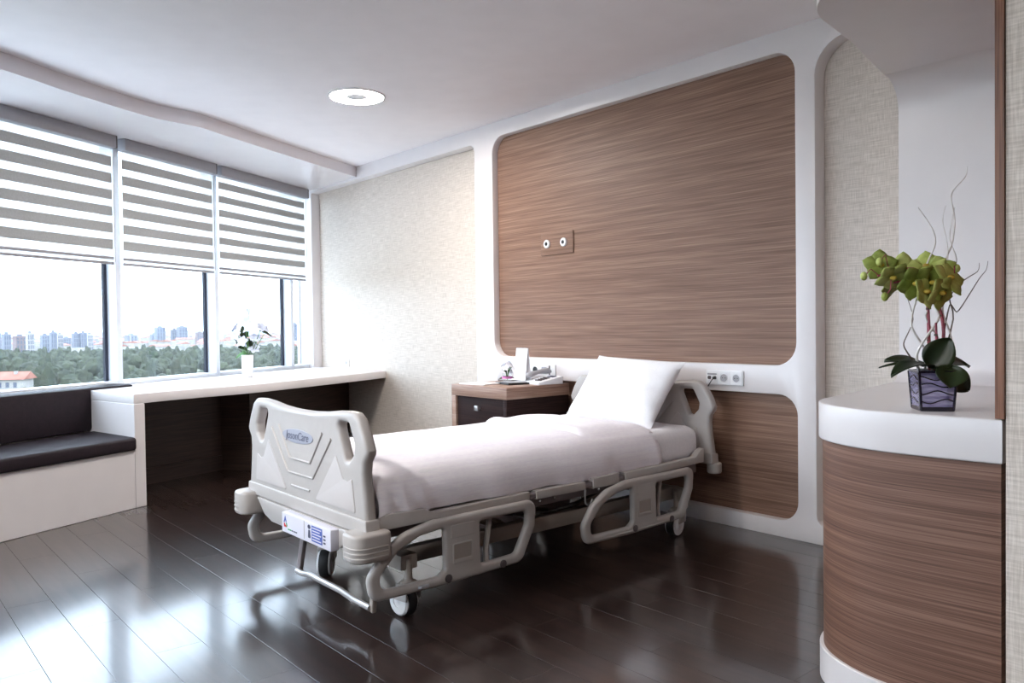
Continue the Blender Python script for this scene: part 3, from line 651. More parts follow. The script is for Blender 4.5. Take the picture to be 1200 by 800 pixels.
# pillow
pw = thing('pillow', 'plump white pillow leaning against the headboard', 'pillow', (-0.98, -0.36, 0.595))
pc = Vector((-0.985, -0.365, 0.768)); pu = Vector((0.335, -0.01, -0.012)); pv = Vector((0.015, 0.135, 0.178)); pn = pu.cross(pv).normalized()
def pil(sgn):
    def f(i, j):
        u, v = i*2-1, j*2-1
        ed = (1-abs(u)**2.6)*(1-abs(v)**2.6); t = 0.088*max(ed, 0)**0.55
        su = 1-0.05*(1-abs(v)**2)*1.0+0.015*noise.noise(Vector((v*2, 3, 1))); sv = 1-0.06*(1-abs(u)**2)
        p = pc+pu*(u*su)+pv*(v*sv)
        wv = 0.007*noise.noise(Vector((u*2.2+v, v*2.5, 7*sgn)))+0.004*math.sin(14*(u*0.9+v*0.4))*max(0, abs(u)-0.45)
        return p+pn*sgn*(t+wv*min(1, ed*3))
    return f
m = MB(); m.grid(pil(1), 40, 32); m.grid(pil(-1), 40, 32)
obj('pillow_body', m, M_PILLOW, pw, smooth=80)

# ------------------------------------------------------------------ nightstand and the things on it
ns = thing('nightstand', 'walnut bedside cabinet with dark drawer front and chrome knob', 'nightstand', (-2.07, -0.28, 0))
obj('top', MB().box(-2.385, -1.79, -0.57, -0.003, 0.672, 0.75, 0.003), M_NIGHT, ns)
obj('side_panel', MB().box(-2.385, -2.335, -0.57, -0.003, 0.0, 0.6715, 0.002), M_NIGHT, ns)
obj('side_panel', MB().box(-1.835, -1.80, -0.562, -0.003, 0.0, 0.6715, 0.002), M_DARK, ns, 'dark side panel')
obj('cabinet_body', MB().box(-2.334, -1.836, -0.53, -0.003, 0.04, 0.6715), M_DARK, ns)
for z0, z1 in ((0.46, 0.668), (0.05, 0.455)):
    d = obj('drawer', MB().box(-2.332, -1.838, -0.556, -0.5305, z0, z1, 0.002), M_DARK, ns, 'dark drawer front')
    if z0 > 0.4: obj('knob', MB().box(-2.092, -2.078, -0.575, -0.5555, 0.593, 0.607).box(-2.104, -2.066, -0.594, -0.5745, 0.584, 0.618, 0.004), M_SILVER, d)
    else: obj('knob', MB().box(-2.092, -2.078, -0.575, -0.5555, 0.323, 0.337).box(-2.104, -2.066, -0.594, -0.5745, 0.314, 0.348, 0.004), M_CHROME, d)
zn = 0.7505
bk = thing('booklet', 'thin white booklet lying at the front edge of the nightstand', 'booklet', (-2.16, -0.42, zn))
obj('cover', MB().obox((-2.20, -0.46, zn+0.003), 0.12, 0.085, 0.0025, rz=0.12), M_CARD, bk)
obj('inner_page', MB().obox((-2.195, -0.455, zn+0.0065), 0.11, 0.08, 0.001, rz=0.16), M_CARD, bk)
fo = thing('leather_folder', 'flat dark folder lying under the flower glass on the nightstand', 'folder', (-2.06, -0.26, zn))
obj('folder_cover', MB().obox((-2.02, -0.24, zn+0.006), 0.105, 0.15, 0.006, rz=-0.25, bev=0.003), M_BLACK, fo)
obj('folder_edge', MB().obox((-2.02, -0.24, zn+0.0135), 0.08, 0.12, 0.0012, rz=-0.25), M_GPLAST, fo)
nb = thing('notepad', 'small dark notepad lying at the back of the nightstand', 'notepad', (-2.27, -0.12, zn))
obj('notepad_cover', MB().obox((-2.27, -0.12, zn+0.006), 0.08, 0.055, 0.006, rz=0.1, bev=0.002), M_GDARK, nb)
obj('notepad_pages', MB().obox((-2.27, -0.12, zn+0.0125), 0.074, 0.05, 0.0005, rz=0.1), M_CARD, nb)
tc_ = thing('tent_card', 'tall folded white card standing on the nightstand', 'card', (-2.06, -0.16, zn+0.0155))
zc0 = zn+0.0152
for e, yy in ((1, -0.19), (-1, -0.13)):
    obj('card_leaf', MB().prism([(-0.06, 0), (0.06, 0), (0.06, 0.225), (-0.06, 0.225)], 0, 0.0015, lambda a, b, d, yy=yy, e=e: (-2.098+a, yy+e*b*0.12+d, zc0+b)), M_CARD, tc_, smooth=None)
# little glass of white blossoms
M_PETALW = leafy('white_petal', (190, 198, 220), (224, 228, 240), 12, 0.6)
M_PETALN = leafy('white_blossom_petal', (238, 239, 246), (250, 250, 254), 12, 0.6)
M_LEAFD = leafy('dark_leaf', (22, 34, 18), (44, 58, 30), 9, 0.35)
M_LEAFG = leafy('green_leaf', (52, 92, 40), (92, 138, 70), 9, 0.45)
fg = thing('flower_glass', 'small glass of white blossoms standing on the nightstand', 'flowers', (-2.10, -0.29, zn+0.015))
gx, gy, gz = -2.10, -0.30, zn+0.0155
obj('glass', MB().lathe([(0.028, 0.0), (0.03, 0.004), (0.036, 0.055), (0.033, 0.055), (0.026, 0.006), (0.001, 0.005)], (gx, gy, gz), 18), M_GLASS, fg)
obj('pink_ribbon', MB().lathe([(0.0345, 0.018), (0.0365, 0.018), (0.0375, 0.034), (0.0355, 0.034)], (gx, gy, gz), 18, 'Z', False), M_PINK, fg)
def blossom(mb, c, d, R, n=5, cup=0.35, wide=0.42):
    """n broad petals around the direction d"""
    d = Vector(d).normalized(); u = d.orthogonal().normalized(); v = d.cross(u)
    for k in range(n):
        a = 2*PI*k/n+0.3; e = u*math.cos(a)+v*math.sin(a); s_ = d.cross(e)
        def f(i, j, e=e, s_=s_):
            t = i; w_ = (j*2-1)*wide*R*math.sin(PI*min(1, t*0.93+0.07))**0.8
            return Vector(c)+e*(t*R)+s_*w_+d*(cup*R*(t-0.6*t*t)*1.4-0.25*R*(j*2-1)**2*t*0.3)
        mb.grid(f, 5, 4)
    return mb
random.seed(3)
for k in range(9):
    a, h, rr = random.uniform(0, 2*PI), random.uniform(0.06, 0.125), random.uniform(0.0, 0.045)
    c_ = Vector((gx+rr*math.cos(a), gy+rr*math.sin(a), gz+h))
    obj('blossom', blossom(MB(), c_, (math.cos(a), math.sin(a), 0.8), 0.026), M_PETALN, fg, smooth=80, recalc=False)
st_ = MB()
for k in range(6): a = k*1.05; st_.tube([(gx, gy, gz+0.01), (gx+0.01*math.cos(a), gy+0.01*math.sin(a), gz+0.06), (gx+0.03*math.cos(a), gy+0.03*math.sin(a), gz+0.1)], 0.0018, 5)
obj('stems', st_, M_LEAFG, fg)
for k in range(4):
    a = k*1.6+0.4
    lf = MB().grid(lambda i, j, a=a: (gx+(0.012+i*0.045)*math.cos(a)-(j-.5)*0.022*math.sin(PI*i)*math.sin(a), gy+(0.012+i*0.045)*math.sin(a)+(j-.5)*0.022*math.sin(PI*i)*math.cos(a), gz+0.06+0.05*i-0.03*i*i), 5, 2)
    obj('leaf', lf, M_LEAFD, fg, smooth=80, recalc=False)
# telephone
ph = thing('telephone', 'grey and white desk telephone on the nightstand nearest the pillow', 'telephone', (-1.90, -0.17, zn))
def wedge(cx, cy, hx, hy, z0, zf, zb, rz, bev, nm, mat, par):
    t = MB().prism([(-hy, 0), (hy, 0), (hy, zb), (-hy, zf)], -hx, hx, lambda a, b, d: (d, a, b), bev, 2)
    return obj(nm, MB().add(t, Matrix.Translation((cx, cy, z0)) @ Matrix.Rotation(rz, 4, 'Z')), mat, par)
PHX = -1.872
pb_ = wedge(PHX, -0.165, 0.085, 0.10, zn, 0.018, 0.052, -0.15, 0.006, 'phone_base', M_WPLAST, ph)
hs_ = MB().tube([(PHX-0.07, -0.25, zn+0.048), (PHX-0.07, -0.235, zn+0.060), (PHX-0.06, -0.165, zn+0.078), (PHX-0.045, -0.09, zn+0.084), (PHX-0.043, -0.075, zn+0.070)], [0.018, 0.022, 0.014, 0.022, 0.019], 10, sub=1)
obj('handset', hs_, M_GPLAST, ph)
for r_ in range(4):
    for c_ in range(3):
        obj('key', MB().obox((PHX-0.01+0.022*c_, -0.225+0.024*r_, zn+0.0285+0.0041*r_), 0.008, 0.007, 0.004, rz=-0.15, bev=0.0015, seg=1), M_GDARK, ph)
obj('display', MB().obox((PHX+0.015, -0.105, zn+0.049), 0.035, 0.014, 0.002, rz=-0.15, rx=0.17), M_INK, ph)

# wall sockets and plates
def plate_box(nm, x0, x1, z0, z1, mat, par, y0=-0.010, y1=-0.0005, bev=0.002): return obj(nm, MB().plate(rp([(x0, z0, 0.006), (x1, z0, 0.006), (x1, z1, 0.006), (x0, z1, 0.006)], 3), [], y0, y1, XZ, bev, 2), mat, par)
def socket(x, z, par, y, dark=M_GDARK, r=0.0215):
    s_ = obj('socket', MB().lathe([(r+0.003, y-0.003), (r+0.003, y+0.0005), (r, y-0.003), (r-0.001, y+0.0007)], (x, 0, z), 24, 'Y', False), M_WPLAST, par)
    obj('socket_well', MB().lathe([(r, y-0.0008), (r, y-0.0016), (0.001, y-0.0016)], (x, 0, z), 24, 'Y'), dark, s_)
    for e in (-1, 1): obj('socket_pin', MB().lathe([(0.003, y-0.0016), (0.003, y-0.0026), (0.001, y-0.0026)], (x+e*0.0085, 0, z), 8, 'Y'), M_BLACK, s_)
o1 = thing('wall_socket', 'white triple socket plate on the frame right of the pillow', 'socket', (-0.54, -0.006, 0.84))
plate_box('cover_plate', -0.662, -0.418, 0.797, 0.882, M_WPLAST, o1)
for x0 in (-0.658, -0.578, -0.498): plate_box('module', x0, x0+0.076, 0.801, 0.878, M_WPLAST, o1, -0.0125, -0.0095, 0.001)
for e in (-0.018, 0.018): plate_box('data_port', -0.62+e-0.012, -0.62+e+0.012, 0.828, 0.847, M_GDARK, o1, -0.0135, -0.012, 0.0005)
plate_box('name_strip', -0.652, -0.588, 0.853, 0.863, M_GPLAST, o1, -0.0135, -0.012, 0.0005)
socket(-0.540, 0.839, o1, -0.0125, M_GPLAST); socket(-0.460, 0.839, o1, -0.0125, M_GPLAST)
cd = thing('bed_cable', 'thin black cable hanging from the white triple socket plate', 'cable', (-0.6, -0.03, 0.8))
obj('cable_run', MB().tube([(-0.602, -0.014, 0.836), (-0.604, -0.035, 0.828), (-0.625, -0.045, 0.79), (-0.66, -0.045, 0.74), (-0.68, -0.045, 0.62), (-0.66, -0.045, 0.42), (-0.70, -0.05, 0.36)], 0.003, 6, sub=2), M_BLACK, cd)
obj('plug', MB().box(-0.608, -0.596, -0.030, -0.0135, 0.830, 0.843, 0.002), M_BLACK, cd)
o2 = thing('wall_socket', 'white socket strip on the frame behind the telephone', 'socket', (-2.08, -0.006, 0.83))
plate_box('cover_plate', -2.245, -1.925, 0.787, 0.872, M_WPLAST, o2)
socket(-2.208, 0.829, o2, -0.0105, M_BLACK, 0.025); socket(-2.128, 0.829, o2, -0.0105, M_BLACK, 0.025)
plate_box('rocker_switch', -2.062, -2.008, 0.805, 0.853, M_BADGE, o2, -0.0135, -0.0095, 0.001)
plate_box('dark_bar', -1.985, -1.975, 0.795, 0.865, M_GDARK, o2, -0.0135, -0.0095, 0.001)
o3 = thing('wall_socket', 'wood-covered plate with two white rings on the large walnut panel', 'socket', (-1.95, 0.05, 1.73))
obj('cover_plate', MB().plate(rp([(-2.116, 1.648, 0.004), (-1.789, 1.648, 0.004), (-1.789, 1.803, 0.004), (-2.116, 1.803, 0.004)], 2), [], 0.046, 0.0548, XZ, 0.002, 2), M_WALNUT, o3, 'walnut covered plate')
for x in (-2.047, -1.878):
    s_ = obj('outlet_ring', MB().lathe([(0.030, 0.0462), (0.030, 0.036), (0.026, 0.032), (0.0135, 0.034), (0.0125, 0.040), (0.001, 0.0405)], (x, 0, 1.727), 24, 'Y'), M_WPLAST, o3)
    obj('outlet_hole', MB().lathe([(0.0132, 0.0338), (0.0132, 0.0325), (0.001, 0.0325)], (x, 0, 1.727), 20, 'Y'), M_BLACK, s_)
o4 = thing('wall_socket', 'small white socket on the papered wall above the desk', 'socket', (-5.05, 0.09, 0.78))
plate_box('cover_plate', -5.115, -5.035, 0.755, 0.835, M_WPLAST, o4, 0.090, 0.0998)
socket(-5.075, 0.795, o4, 0.0895, M_GPLAST)

# ------------------------------------------------------------------ vase of white flowers on the desk
VX, VY = -4.545, -1.148
va = thing('flower_vase', 'white cylinder vase of white lilies standing on the window desk', 'vase', (VX, VY, ZD))
obj('vase', MB().lathe([(0.040, 0.0005), (0.044, 0.004), (0.050, 0.19), (0.047, 0.19), (0.041, 0.02), (0.001, 0.02)], (VX, VY, ZD), 24), M_WPLAST, va, 'white glazed cylinder vase')
random.seed(11)
heads = [(0.0, 0.10, 0.27), (-0.09, -0.02, 0.36), (0.06, 0.05, 0.33), (-0.05, 0.03, 0.29), (0.12, 0.03, 0.42), (0.03, -0.08, 0.42), (-0.10, 0.05, 0.42), (0.0, -0.03, 0.48), (0.05, 0.03, 0.24), (-0.02, -0.10, 0.30), (0.16, 0.05, 0.40), (0.02, 0.0, 0.56)]
PRX, PRY = _R.x, _R.y     # spread of the bouquet: across and through the view
for k, (a, b, h) in enumerate(heads):
    c_ = Vector((VX+a*0.65+b*-0.76*0.5, VY+a*0.76+b*0.65*0.5, ZD+h))
    obj('stem', MB().tube([(VX, VY, ZD+0.03), (VX+(c_.x-VX)*0.3, VY+(c_.y-VY)*0.3, ZD+0.20), tuple(c_)], 0.003, 5, sub=1), M_LEAFG, va)
    d_ = Vector((c_.x-VX+random.uniform(-.05, .15), c_.y-VY-0.08, 0.06+random.uniform(-.05, .08)))
    obj('blossom', blossom(MB(), c_, d_, 0.058 if k < 10 else 0.035, 5 if k % 2 else 6, 0.5, 0.36), M_PETALW, va, smooth=80, recalc=False)
def big_leaf(P, tip, up, wd, mat, par, curl=0.2, nm='leaf', nu=9, nv=5, lab=None, blunt=0.7):
    P, tip = Vector(P), Vector(tip); ax = tip-P; L = ax.length; e = ax.normalized(); s_ = e.cross(Vector(up)).normalized(); n = s_.cross(e).normalized()
    def f(i, j):
        w_ = wd*(math.sin(PI*(i**blunt)*0.97+0.05)**0.75 if 0 < i < 1 else 0.06)*(j*2-1)
        return P+e*(L*i)+s_*w_+n*(curl*L*math.sin(PI*i)*0.6+0.25*wd*(j*2-1)**2)
    m_ = MB().grid(f, nu, nv)
    o = obj(nm, m_, mat, par, lab, smooth=80, recalc=False); q = o.modifiers.new('thick', 'SOLIDIFY'); q.thickness = 0.0016; return o
for a, b, h, a2, b2, h2, w_, m_ in ((0.0, 0, 0.2, -0.06, -0.04, 0.155, 0.035, M_LEAFG), (0.01, 0, 0.2, 0.075, -0.05, 0.125, 0.032, M_LEAFG), (0, 0, 0.22, -0.14, 0.0, 0.36, 0.016, M_LEAFD),
        (0.0, -0.03, 0.26, 0.05, -0.06, 0.36, 0.035, M_LEAFD), (0.02, -0.03, 0.33, 0.03, -0.07, 0.44, 0.038, M_LEAFD), (0.0, -0.03, 0.24, -0.02, -0.08, 0.31, 0.03, M_LEAFD), (0.05, -0.02, 0.26, 0.08, -0.07, 0.33, 0.03, M_LEAFD), (0.1, 0, 0.4, 0.2, 0.02, 0.34, 0.014, M_LEAFD)):
    q0 = (VX+a*0.65+b*-0.76*-1, VY+a*0.76+b*0.65, ZD+h); q1 = (VX+a2*0.65+b2*-0.76*-1, VY+a2*0.76+b2*0.65, ZD+h2)
    big_leaf(q0, q1, (0.3, -0.5, 0.8), w_, m_, va, 0.15)

# ------------------------------------------------------------------ potted orchid on the counter
M_VGLASS, nt, p = base_mat('violet_glass'); p.inputs['Base Color'].default_value = lin((96, 88, 140)); p.inputs['Transmission Weight'].default_value = 0.55; p.inputs['Roughness'].default_value = 0.12
n_ = mapped_noise(nt, (1, 1, 6), 18, 3); r_ = ramp(nt, n_.outputs[0], [(0.3, (112, 104, 156)), (0.7, (216, 210, 240))]); nt.links.new(r_.outputs[0], p.inputs['Base Color'])
M_VDARK = plain('dark_violet_glass', (24, 20, 38), 0.15, coat=0.5)
M_PEBBLE = plain('white_pebbles', (222, 220, 224), 0.5, noise_amt=0.2, scale=60)
M_ORCH = leafy('green_orchid_petal', (150, 164, 74), (204, 214, 130), 22, 0.5)
M_ORCHD = leafy('dark_green_orchid_petal', (112, 128, 50), (160, 174, 90), 22, 0.5)
M_LIP = leafy('yellow_lip', (170, 140, 50), (214, 190, 80), 40, 0.5)
M_STEMR = leafy('red_flower_stem', (140, 52, 70), (190, 100, 112), 30, 0.45)
M_TWIG = leafy('silvery_twig', (206, 198, 192), (240, 236, 232), 30, 0.5)
M_TWIGD = leafy('brown_twig', (84, 70, 62), (130, 116, 106), 30, 0.6)
OX, OY, OZ = 1.135, -1.43, 0.8925
orc = thing('potted_orchid', 'green orchid with silvery twigs in a square violet glass vase', 'plant', (OX, OY, OZ))
ra = 0.66    # turn of the square vase
vr = Matrix.Translation((OX, OY, OZ)) @ Matrix.Rotation(ra, 4, 'Z')
def vtaper(h0, h1, s0, s1, ins=0):
    m = MB(); a = [(-1, -1), (1, -1), (1, 1), (-1, 1)]
    A = [m.b.verts.new((x*s0, y*s0, h0)) for x, y in a]; B = [m.b.verts.new((x*s1, y*s1, h1)) for x, y in a]
    for k in range(4): m.b.faces.new([A[k], A[(k+1) % 4], B[(k+1) % 4], B[k]])
    m.b.faces.new(A); m.b.faces.new(B); return m
def vobj(nm, m, mat, par, lab=None, bev=0):
    if bev: bmesh.ops.bevel(m.b, geom=list(m.b.edges), offset=bev, segments=2, affect='EDGES')
    return obj(nm, MB().add(m, vr), mat, par, lab)
S0, S1, HV = 0.043, 0.050, 0.112
va2 = vobj('glass_vase', vtaper(0.0, HV, S0, S1), M_VGLASS, orc, 'square violet glass vase with wavy ridges', 0.004)
for a in ((-1, -1), (1, -1), (1, 1), (-1, 1)):
    vobj('vase_edge', MB().tube([(a[0]*S0*0.98, a[1]*S0*0.98, 0.003), (a[0]*S1*0.98, a[1]*S1*0.98, HV-0.002)], 0.0042, 6), M_VDARK, va2)
vobj('vase_foot', vtaper(-0.0002, 0.012, S0+0.0012, S0+0.0022), M_VDARK, va2)
vobj('vase_rim', MB().plate([(-S1-.001, -S1-.001), (S1+.001, -S1-.001), (S1+.001, S1+.001), (-S1-.001, S1+.001)], [[(-S1+.006, -S1+.006), (S1-.006, -S1+.006), (S1-.006, S1-.006), (-S1+.006, S1-.006)]], HV-0.003, HV+0.003), M_VDARK, va2)
for k, hh in enumerate((0.028, 0.052, 0.074, 0.094)):
    for f_ in range(4):
        M4 = Matrix.Rotation(f_*PI/2, 4, 'Z'); s_ = S0+(S1-S0)*hh/HV+0.0006
        pts = [M4 @ Vector((x*s_, -s_, hh+0.006*math.sin(3.4*x+k*1.7+f_))) for x in [q_/5-1 for q_ in range(11)]]
        vobj('wave_ridge', MB().tube(pts, 0.0019, 5), M_VDARK, va2)
pbm = MB()
for k in range(40): pbm.ball((random.uniform(-.036, .036), random.uniform(-.036, .036), HV-0.012+random.uniform(-.004, .012)), 0.008, sub=1)
pe = obj('pebble_fill', MB().add(pbm, vr), M_PEBBLE, orc, 'white pebbles', kind='stuff')
R3 = Vector((PRX, PRY, 0)); T3 = Vector((PRY, -PRX, 0))      # across the room, towards the entrance side
def oq(a, t, h): return Vector((OX, OY, OZ))+R3*a+T3*t+Vector((0, 0, h))
# thick leaves
for P_, T_, up, w_, cu_ in ((oq(-0.02, 0.02, 0.12), oq(0.035, 0.03, 0.205), (0.4, -0.9, 0.1), 0.043, 0.05), (oq(0.03, 0.045, 0.128), oq(0.008, 0.075, 0.066), (0.5, -0.8, 0.3), 0.042, 0.05),
        (oq(-0.005, 0.02, 0.118), oq(-0.135, 0.035, 0.095), (0, -0.3, 1), 0.040, 0.30), (oq(-0.01, -0.02, 0.120), oq(-0.125, -0.03, 0.136), (0, -0.4, 1), 0.036, 0.14), (oq(-0.01, 0.0, 0.125), oq(-0.15, -0.01, 0.120), (0.0, -0.2, 1), 0.014, 0.12),
        (oq(0.02, 0.01, 0.125), oq(0.105, 0.0, 0.118), (0.2, -0.4, 1), 0.036, 0.25), (oq(0.03, 0.02, 0.110), oq(0.09, 0.02, 0.055), (0.5, -0.8, 0.2), 0.034, 0.1)):
    big_leaf(P_, T_, up, w_, M_LEAFD, orc, cu_, 'broad_leaf', 12, 6, None, 0.8)
# flower stems
for pts in ([oq(-0.012, 0.005, 0.10), oq(-0.010, 0.0, 0.22), oq(-0.014, 0, 0.32), oq(-0.03, 0.01, 0.385), oq(-0.08, 0.02, 0.405), oq(-0.17, 0.03, 0.385)],
            [oq(0.008, 0.005, 0.10), oq(0.030, 0.004, 0.20), oq(0.024, 0.0, 0.28), oq(-0.005, 0.0, 0.345), oq(-0.05, 0.01, 0.375), oq(-0.12, 0.02, 0.365)],
            [oq(0.0, 0.0, 0.10), oq(0.006, 0.01, 0.18), oq(0.004, 0.012, 0.25)]):
    obj('flower_stem', MB().tube(pts, [0.0048]*(len(pts)-2)+[0.004, 0.003], 7, sub=2), M_STEMR, orc, 'reddish flower stem')
for a, t, h in ((-0.0105, 0, 0.20), (0.030, 0.004, 0.19), (0.024, 0, 0.27), (-0.013, 0, 0.29), (0.004, .012, 0.215)):
    obj('stem_node', MB().ball(oq(a, t, h), 0.0062, 0.0062, 0.004, 1), M_TWIGD, orc)
random.seed(5)
FL = [(-0.02, 0.03, 0.36, 0.056), (0.035, 0.02, 0.375, 0.058), (-0.005, -0.02, 0.41, 0.055), (-0.07, 0.035, 0.365, 0.055), (-0.085, 0.0, 0.40, 0.055), (-0.13, 0.03, 0.385, 0.052), (-0.15, 0.0, 0.415, 0.05), (0.03, -0.02, 0.40, 0.05), (-0.045, 0.0, 0.385, 0.055), (-0.105, -0.02, 0.365, 0.05), (0.0, 0.04, 0.335, 0.052), (-0.05, 0.05, 0.335, 0.05)]
for k, (a, t, h, R_) in enumerate(FL):
    c_ = oq(a, t, h); d_ = R3*random.uniform(-.5, .45)+T3*random.uniform(.3, 1)+Vector((0, 0, random.uniform(-.55, .5)))
    fo_ = obj('orchid_flower', blossom(MB(), c_, d_, R_, 5, 0.25, 0.46), M_ORCH if k % 3 else M_ORCHD, orc, smooth=80, recalc=False)
    q = fo_.modifiers.new('thick', 'SOLIDIFY'); q.thickness = 0.001
    dn = d_.normalized(); obj('orchid_lip', MB().ball(c_+dn*0.010, 0.010, 0.010, 0.007, 2), M_LIP, fo_)
    obj('flower_stalk', MB().tube([c_-dn*0.002, c_-dn*0.02+Vector((0, 0, -.004)), oq(max(-0.16, min(0, a*0.9)), 0.012, 0.385)], 0.0018, 5), M_STEMR, fo_)
for a, t, h in ((-0.205, 0.02, 0.385), (-0.155, 0.04, 0.325), (0.07, 0.0, 0.405), (-0.16, 0.02, 0.425)):
    obj('flower_bud', MB().ball(oq(a, t, h), 0.010, 0.010, 0.013, 2), M_ORCH, orc)
    obj('bud_stalk', MB().tube([oq(a, t, h), oq(a*0.9, t, h+0.02), oq(a*0.8, 0.015, 0.39)], 0.0016, 5), M_STEMR, orc)
# curly twigs
def twig(pts, r0, mat):
    o = [oq(*q) for q in pts]; n = len(o)
    obj('curly_twig', MB().tube(o, [r0*(1-0.75*i/(n-1)) for i in range(n)], 6, sub=2), mat, orc)
twig([(-0.035, 0, 0.10), (-0.045, 0, 0.16), (-0.015, 0.01, 0.22), (0.02, 0, 0.27), (-0.005, 0, 0.33), (0.025, -0.01, 0.40), (0.055, 0, 0.47), (0.065, 0, 0.545), (0.055, 0, 0.60), (0.062, 0, 0.63), (0.095, 0, 0.665), (0.10, 0, 0.695)], 0.0045, M_TWIG)
twig([(-0.03, 0.01, 0.10), (-0.02, 0, 0.17), (-0.06, 0, 0.24), (-0.045, 0, 0.32), (-0.01, -0.01, 0.42), (0.01, 0, 0.48), (-0.005, 0, 0.53), (-0.04, 0, 0.58)], 0.0042, M_TWIG)
twig([(0.03, 0, 0.11), (0.055, 0, 0.20), (0.03, 0, 0.28), (0.05, -0.01, 0.35), (0.07, 0, 0.43), (0.05, 0, 0.49), (0.065, 0, 0.58)], 0.0035, M_TWIG)
twig([(-0.02, -0.01, 0.10), (-0.075, 0, 0.17), (-0.08, 0, 0.2), (-0.055, 0, 0.26), (-0.075, 0, 0.33)], 0.0028, M_TWIGD)
twig([(0.02, 0, 0.11), (0.06, 0, 0.26), (0.05, 0, 0.32), (0.09, 0, 0.37), (0.13, 0, 0.395), (0.135, 0, 0.42)], 0.0026, M_TWIGD)
twig([(0.03, 0.0, 0.2), (0.05, 0, 0.30), (0.07, 0, 0.28), (0.10, 0, 0.32), (0.135, 0, 0.375), (0.155, 0, 0.40), (0.16, 0, 0.425)], 0.0024, M_TWIGD)
twig([(0.0, 0, 0.12), (0.02, 0, 0.20), (-0.02, 0, 0.27), (0.03, 0.0, 0.36), (0.045, 0, 0.46), (0.03, 0, 0.54), (0.04, 0, 0.585)], 0.003, M_TWIG)

# ------------------------------------------------------------------ the city outside
GZ = -30.0
M_GROUND = leafy('distant_ground', (70, 74, 52), (118, 116, 96), 0.01, 0.9)
M_SEA = plain('sea_water', (120, 146, 172), 0.5, noise_amt=0.05, scale=0.002)
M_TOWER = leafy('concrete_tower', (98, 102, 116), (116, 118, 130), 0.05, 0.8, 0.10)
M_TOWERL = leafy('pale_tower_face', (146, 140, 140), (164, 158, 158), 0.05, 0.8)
M_TOWERP = leafy('brownish_tower', (104, 86, 88), (122, 104, 106), 0.05, 0.8)
M_TDARK = leafy('tower_window_strip', (62, 68, 88), (78, 84, 100), 0.05, 0.6)
M_ROOFR = leafy('red_roof_tiles', (124, 74, 60), (146, 94, 80), 0.3, 0.8)
M_HOUSE = leafy('white_house_wall', (128, 124, 122), (150, 146, 142), 0.2, 0.8)
M_TREE = leafy('tree_leaves', (28, 35, 24), (52, 58, 40), 0.35, 0.9, 0.25)
M_TRUNK = leafy('tree_bark', (60, 50, 42), (84, 72, 60), 0.5, 0.9)
def far(px, dist, z=0):
    """point at a given distance beyond the window in the direction of a picture column"""
    d = _F*F_PX+_R2*(px-600); d.z = 0; d.normalize(); q = CAM+d*dist; return Vector((q.x, q.y, z))
obj('ground', MB().poly([(-4000, -3000, GZ), (-30, -3000, GZ), (-30, 4000, GZ), (-4000, 4000, GZ)]) and (lambda m: m)(MB().box(-3500, -40, -3000, 4000, GZ-2, GZ)), M_GROUND, kind='structure', label='land falling away below the hospital', smooth=None)
obj('sea', MB().box(-16000, -3500, -12000, 16000, GZ-2, GZ-0.5), M_SEA, kind='structure', label='pale sea behind the city', smooth=None)
TOWERS = []
def horizon_y(px): return 389.1-0.0129*px
def tower(px0, px1, ytop, dist, mat, faces, label, cap=True, ybase=None):
    s = dist/F_PX; c0, c1 = far(px0, dist), far(px1, dist); w_ = (c1-c0).length; cm = (c0+c1)/2
    h = (horizon_y((px0+px1)/2)-ytop)*s+1.15      # roof level relative to the room floor
    TOWERS.append(cm)
    t = thing('apartment_tower', label, 'building', (cm.x, cm.y, GZ))
    rot = math.atan2((c1-c0).y, (c1-c0).x)+0.35; hw = w_*0.42; M4 = Matrix.Translation((cm.x, cm.y, 0)) @ Matrix.Rotation(rot, 4, 'Z')
    def part(nm, mb, m_, lab=None): return obj(nm, MB().add(mb, M4), m_, t, lab, smooth=None)
    part('tower_block', MB().box(-hw, hw, -hw*0.8, hw*0.8, GZ, h), mat)
    if cap: part('roof_house', MB().box(-hw*0.4, hw*0.4, -hw*0.3, hw*0.4, h, h+3.5), M_TOWER); part('roof_parapet', MB().box(-hw*1.02, hw*1.02, -hw*0.82, hw*0.82, h-0.6, h+0.9), mat)
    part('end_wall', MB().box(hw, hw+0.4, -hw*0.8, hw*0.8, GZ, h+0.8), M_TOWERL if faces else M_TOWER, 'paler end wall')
    for k in range(3):
        x = -hw*0.75+k*hw*0.62
        part('balcony_column', MB().box(x, x+hw*0.28, -hw*0.8-0.5, -hw*0.8, GZ, h-1.5), M_TDARK)
    nfl = max(4, int((h-GZ)/6))
    fm = MB()
    for k in range(nfl): fm.box(-hw*0.98, hw*0.98, -hw*0.8-0.75, -hw*0.8-0.5, GZ+k*6+2, GZ+k*6+3.2)
    part('floor_edges', fm, mat); t.children[-1]['kind'] = 'stuff'
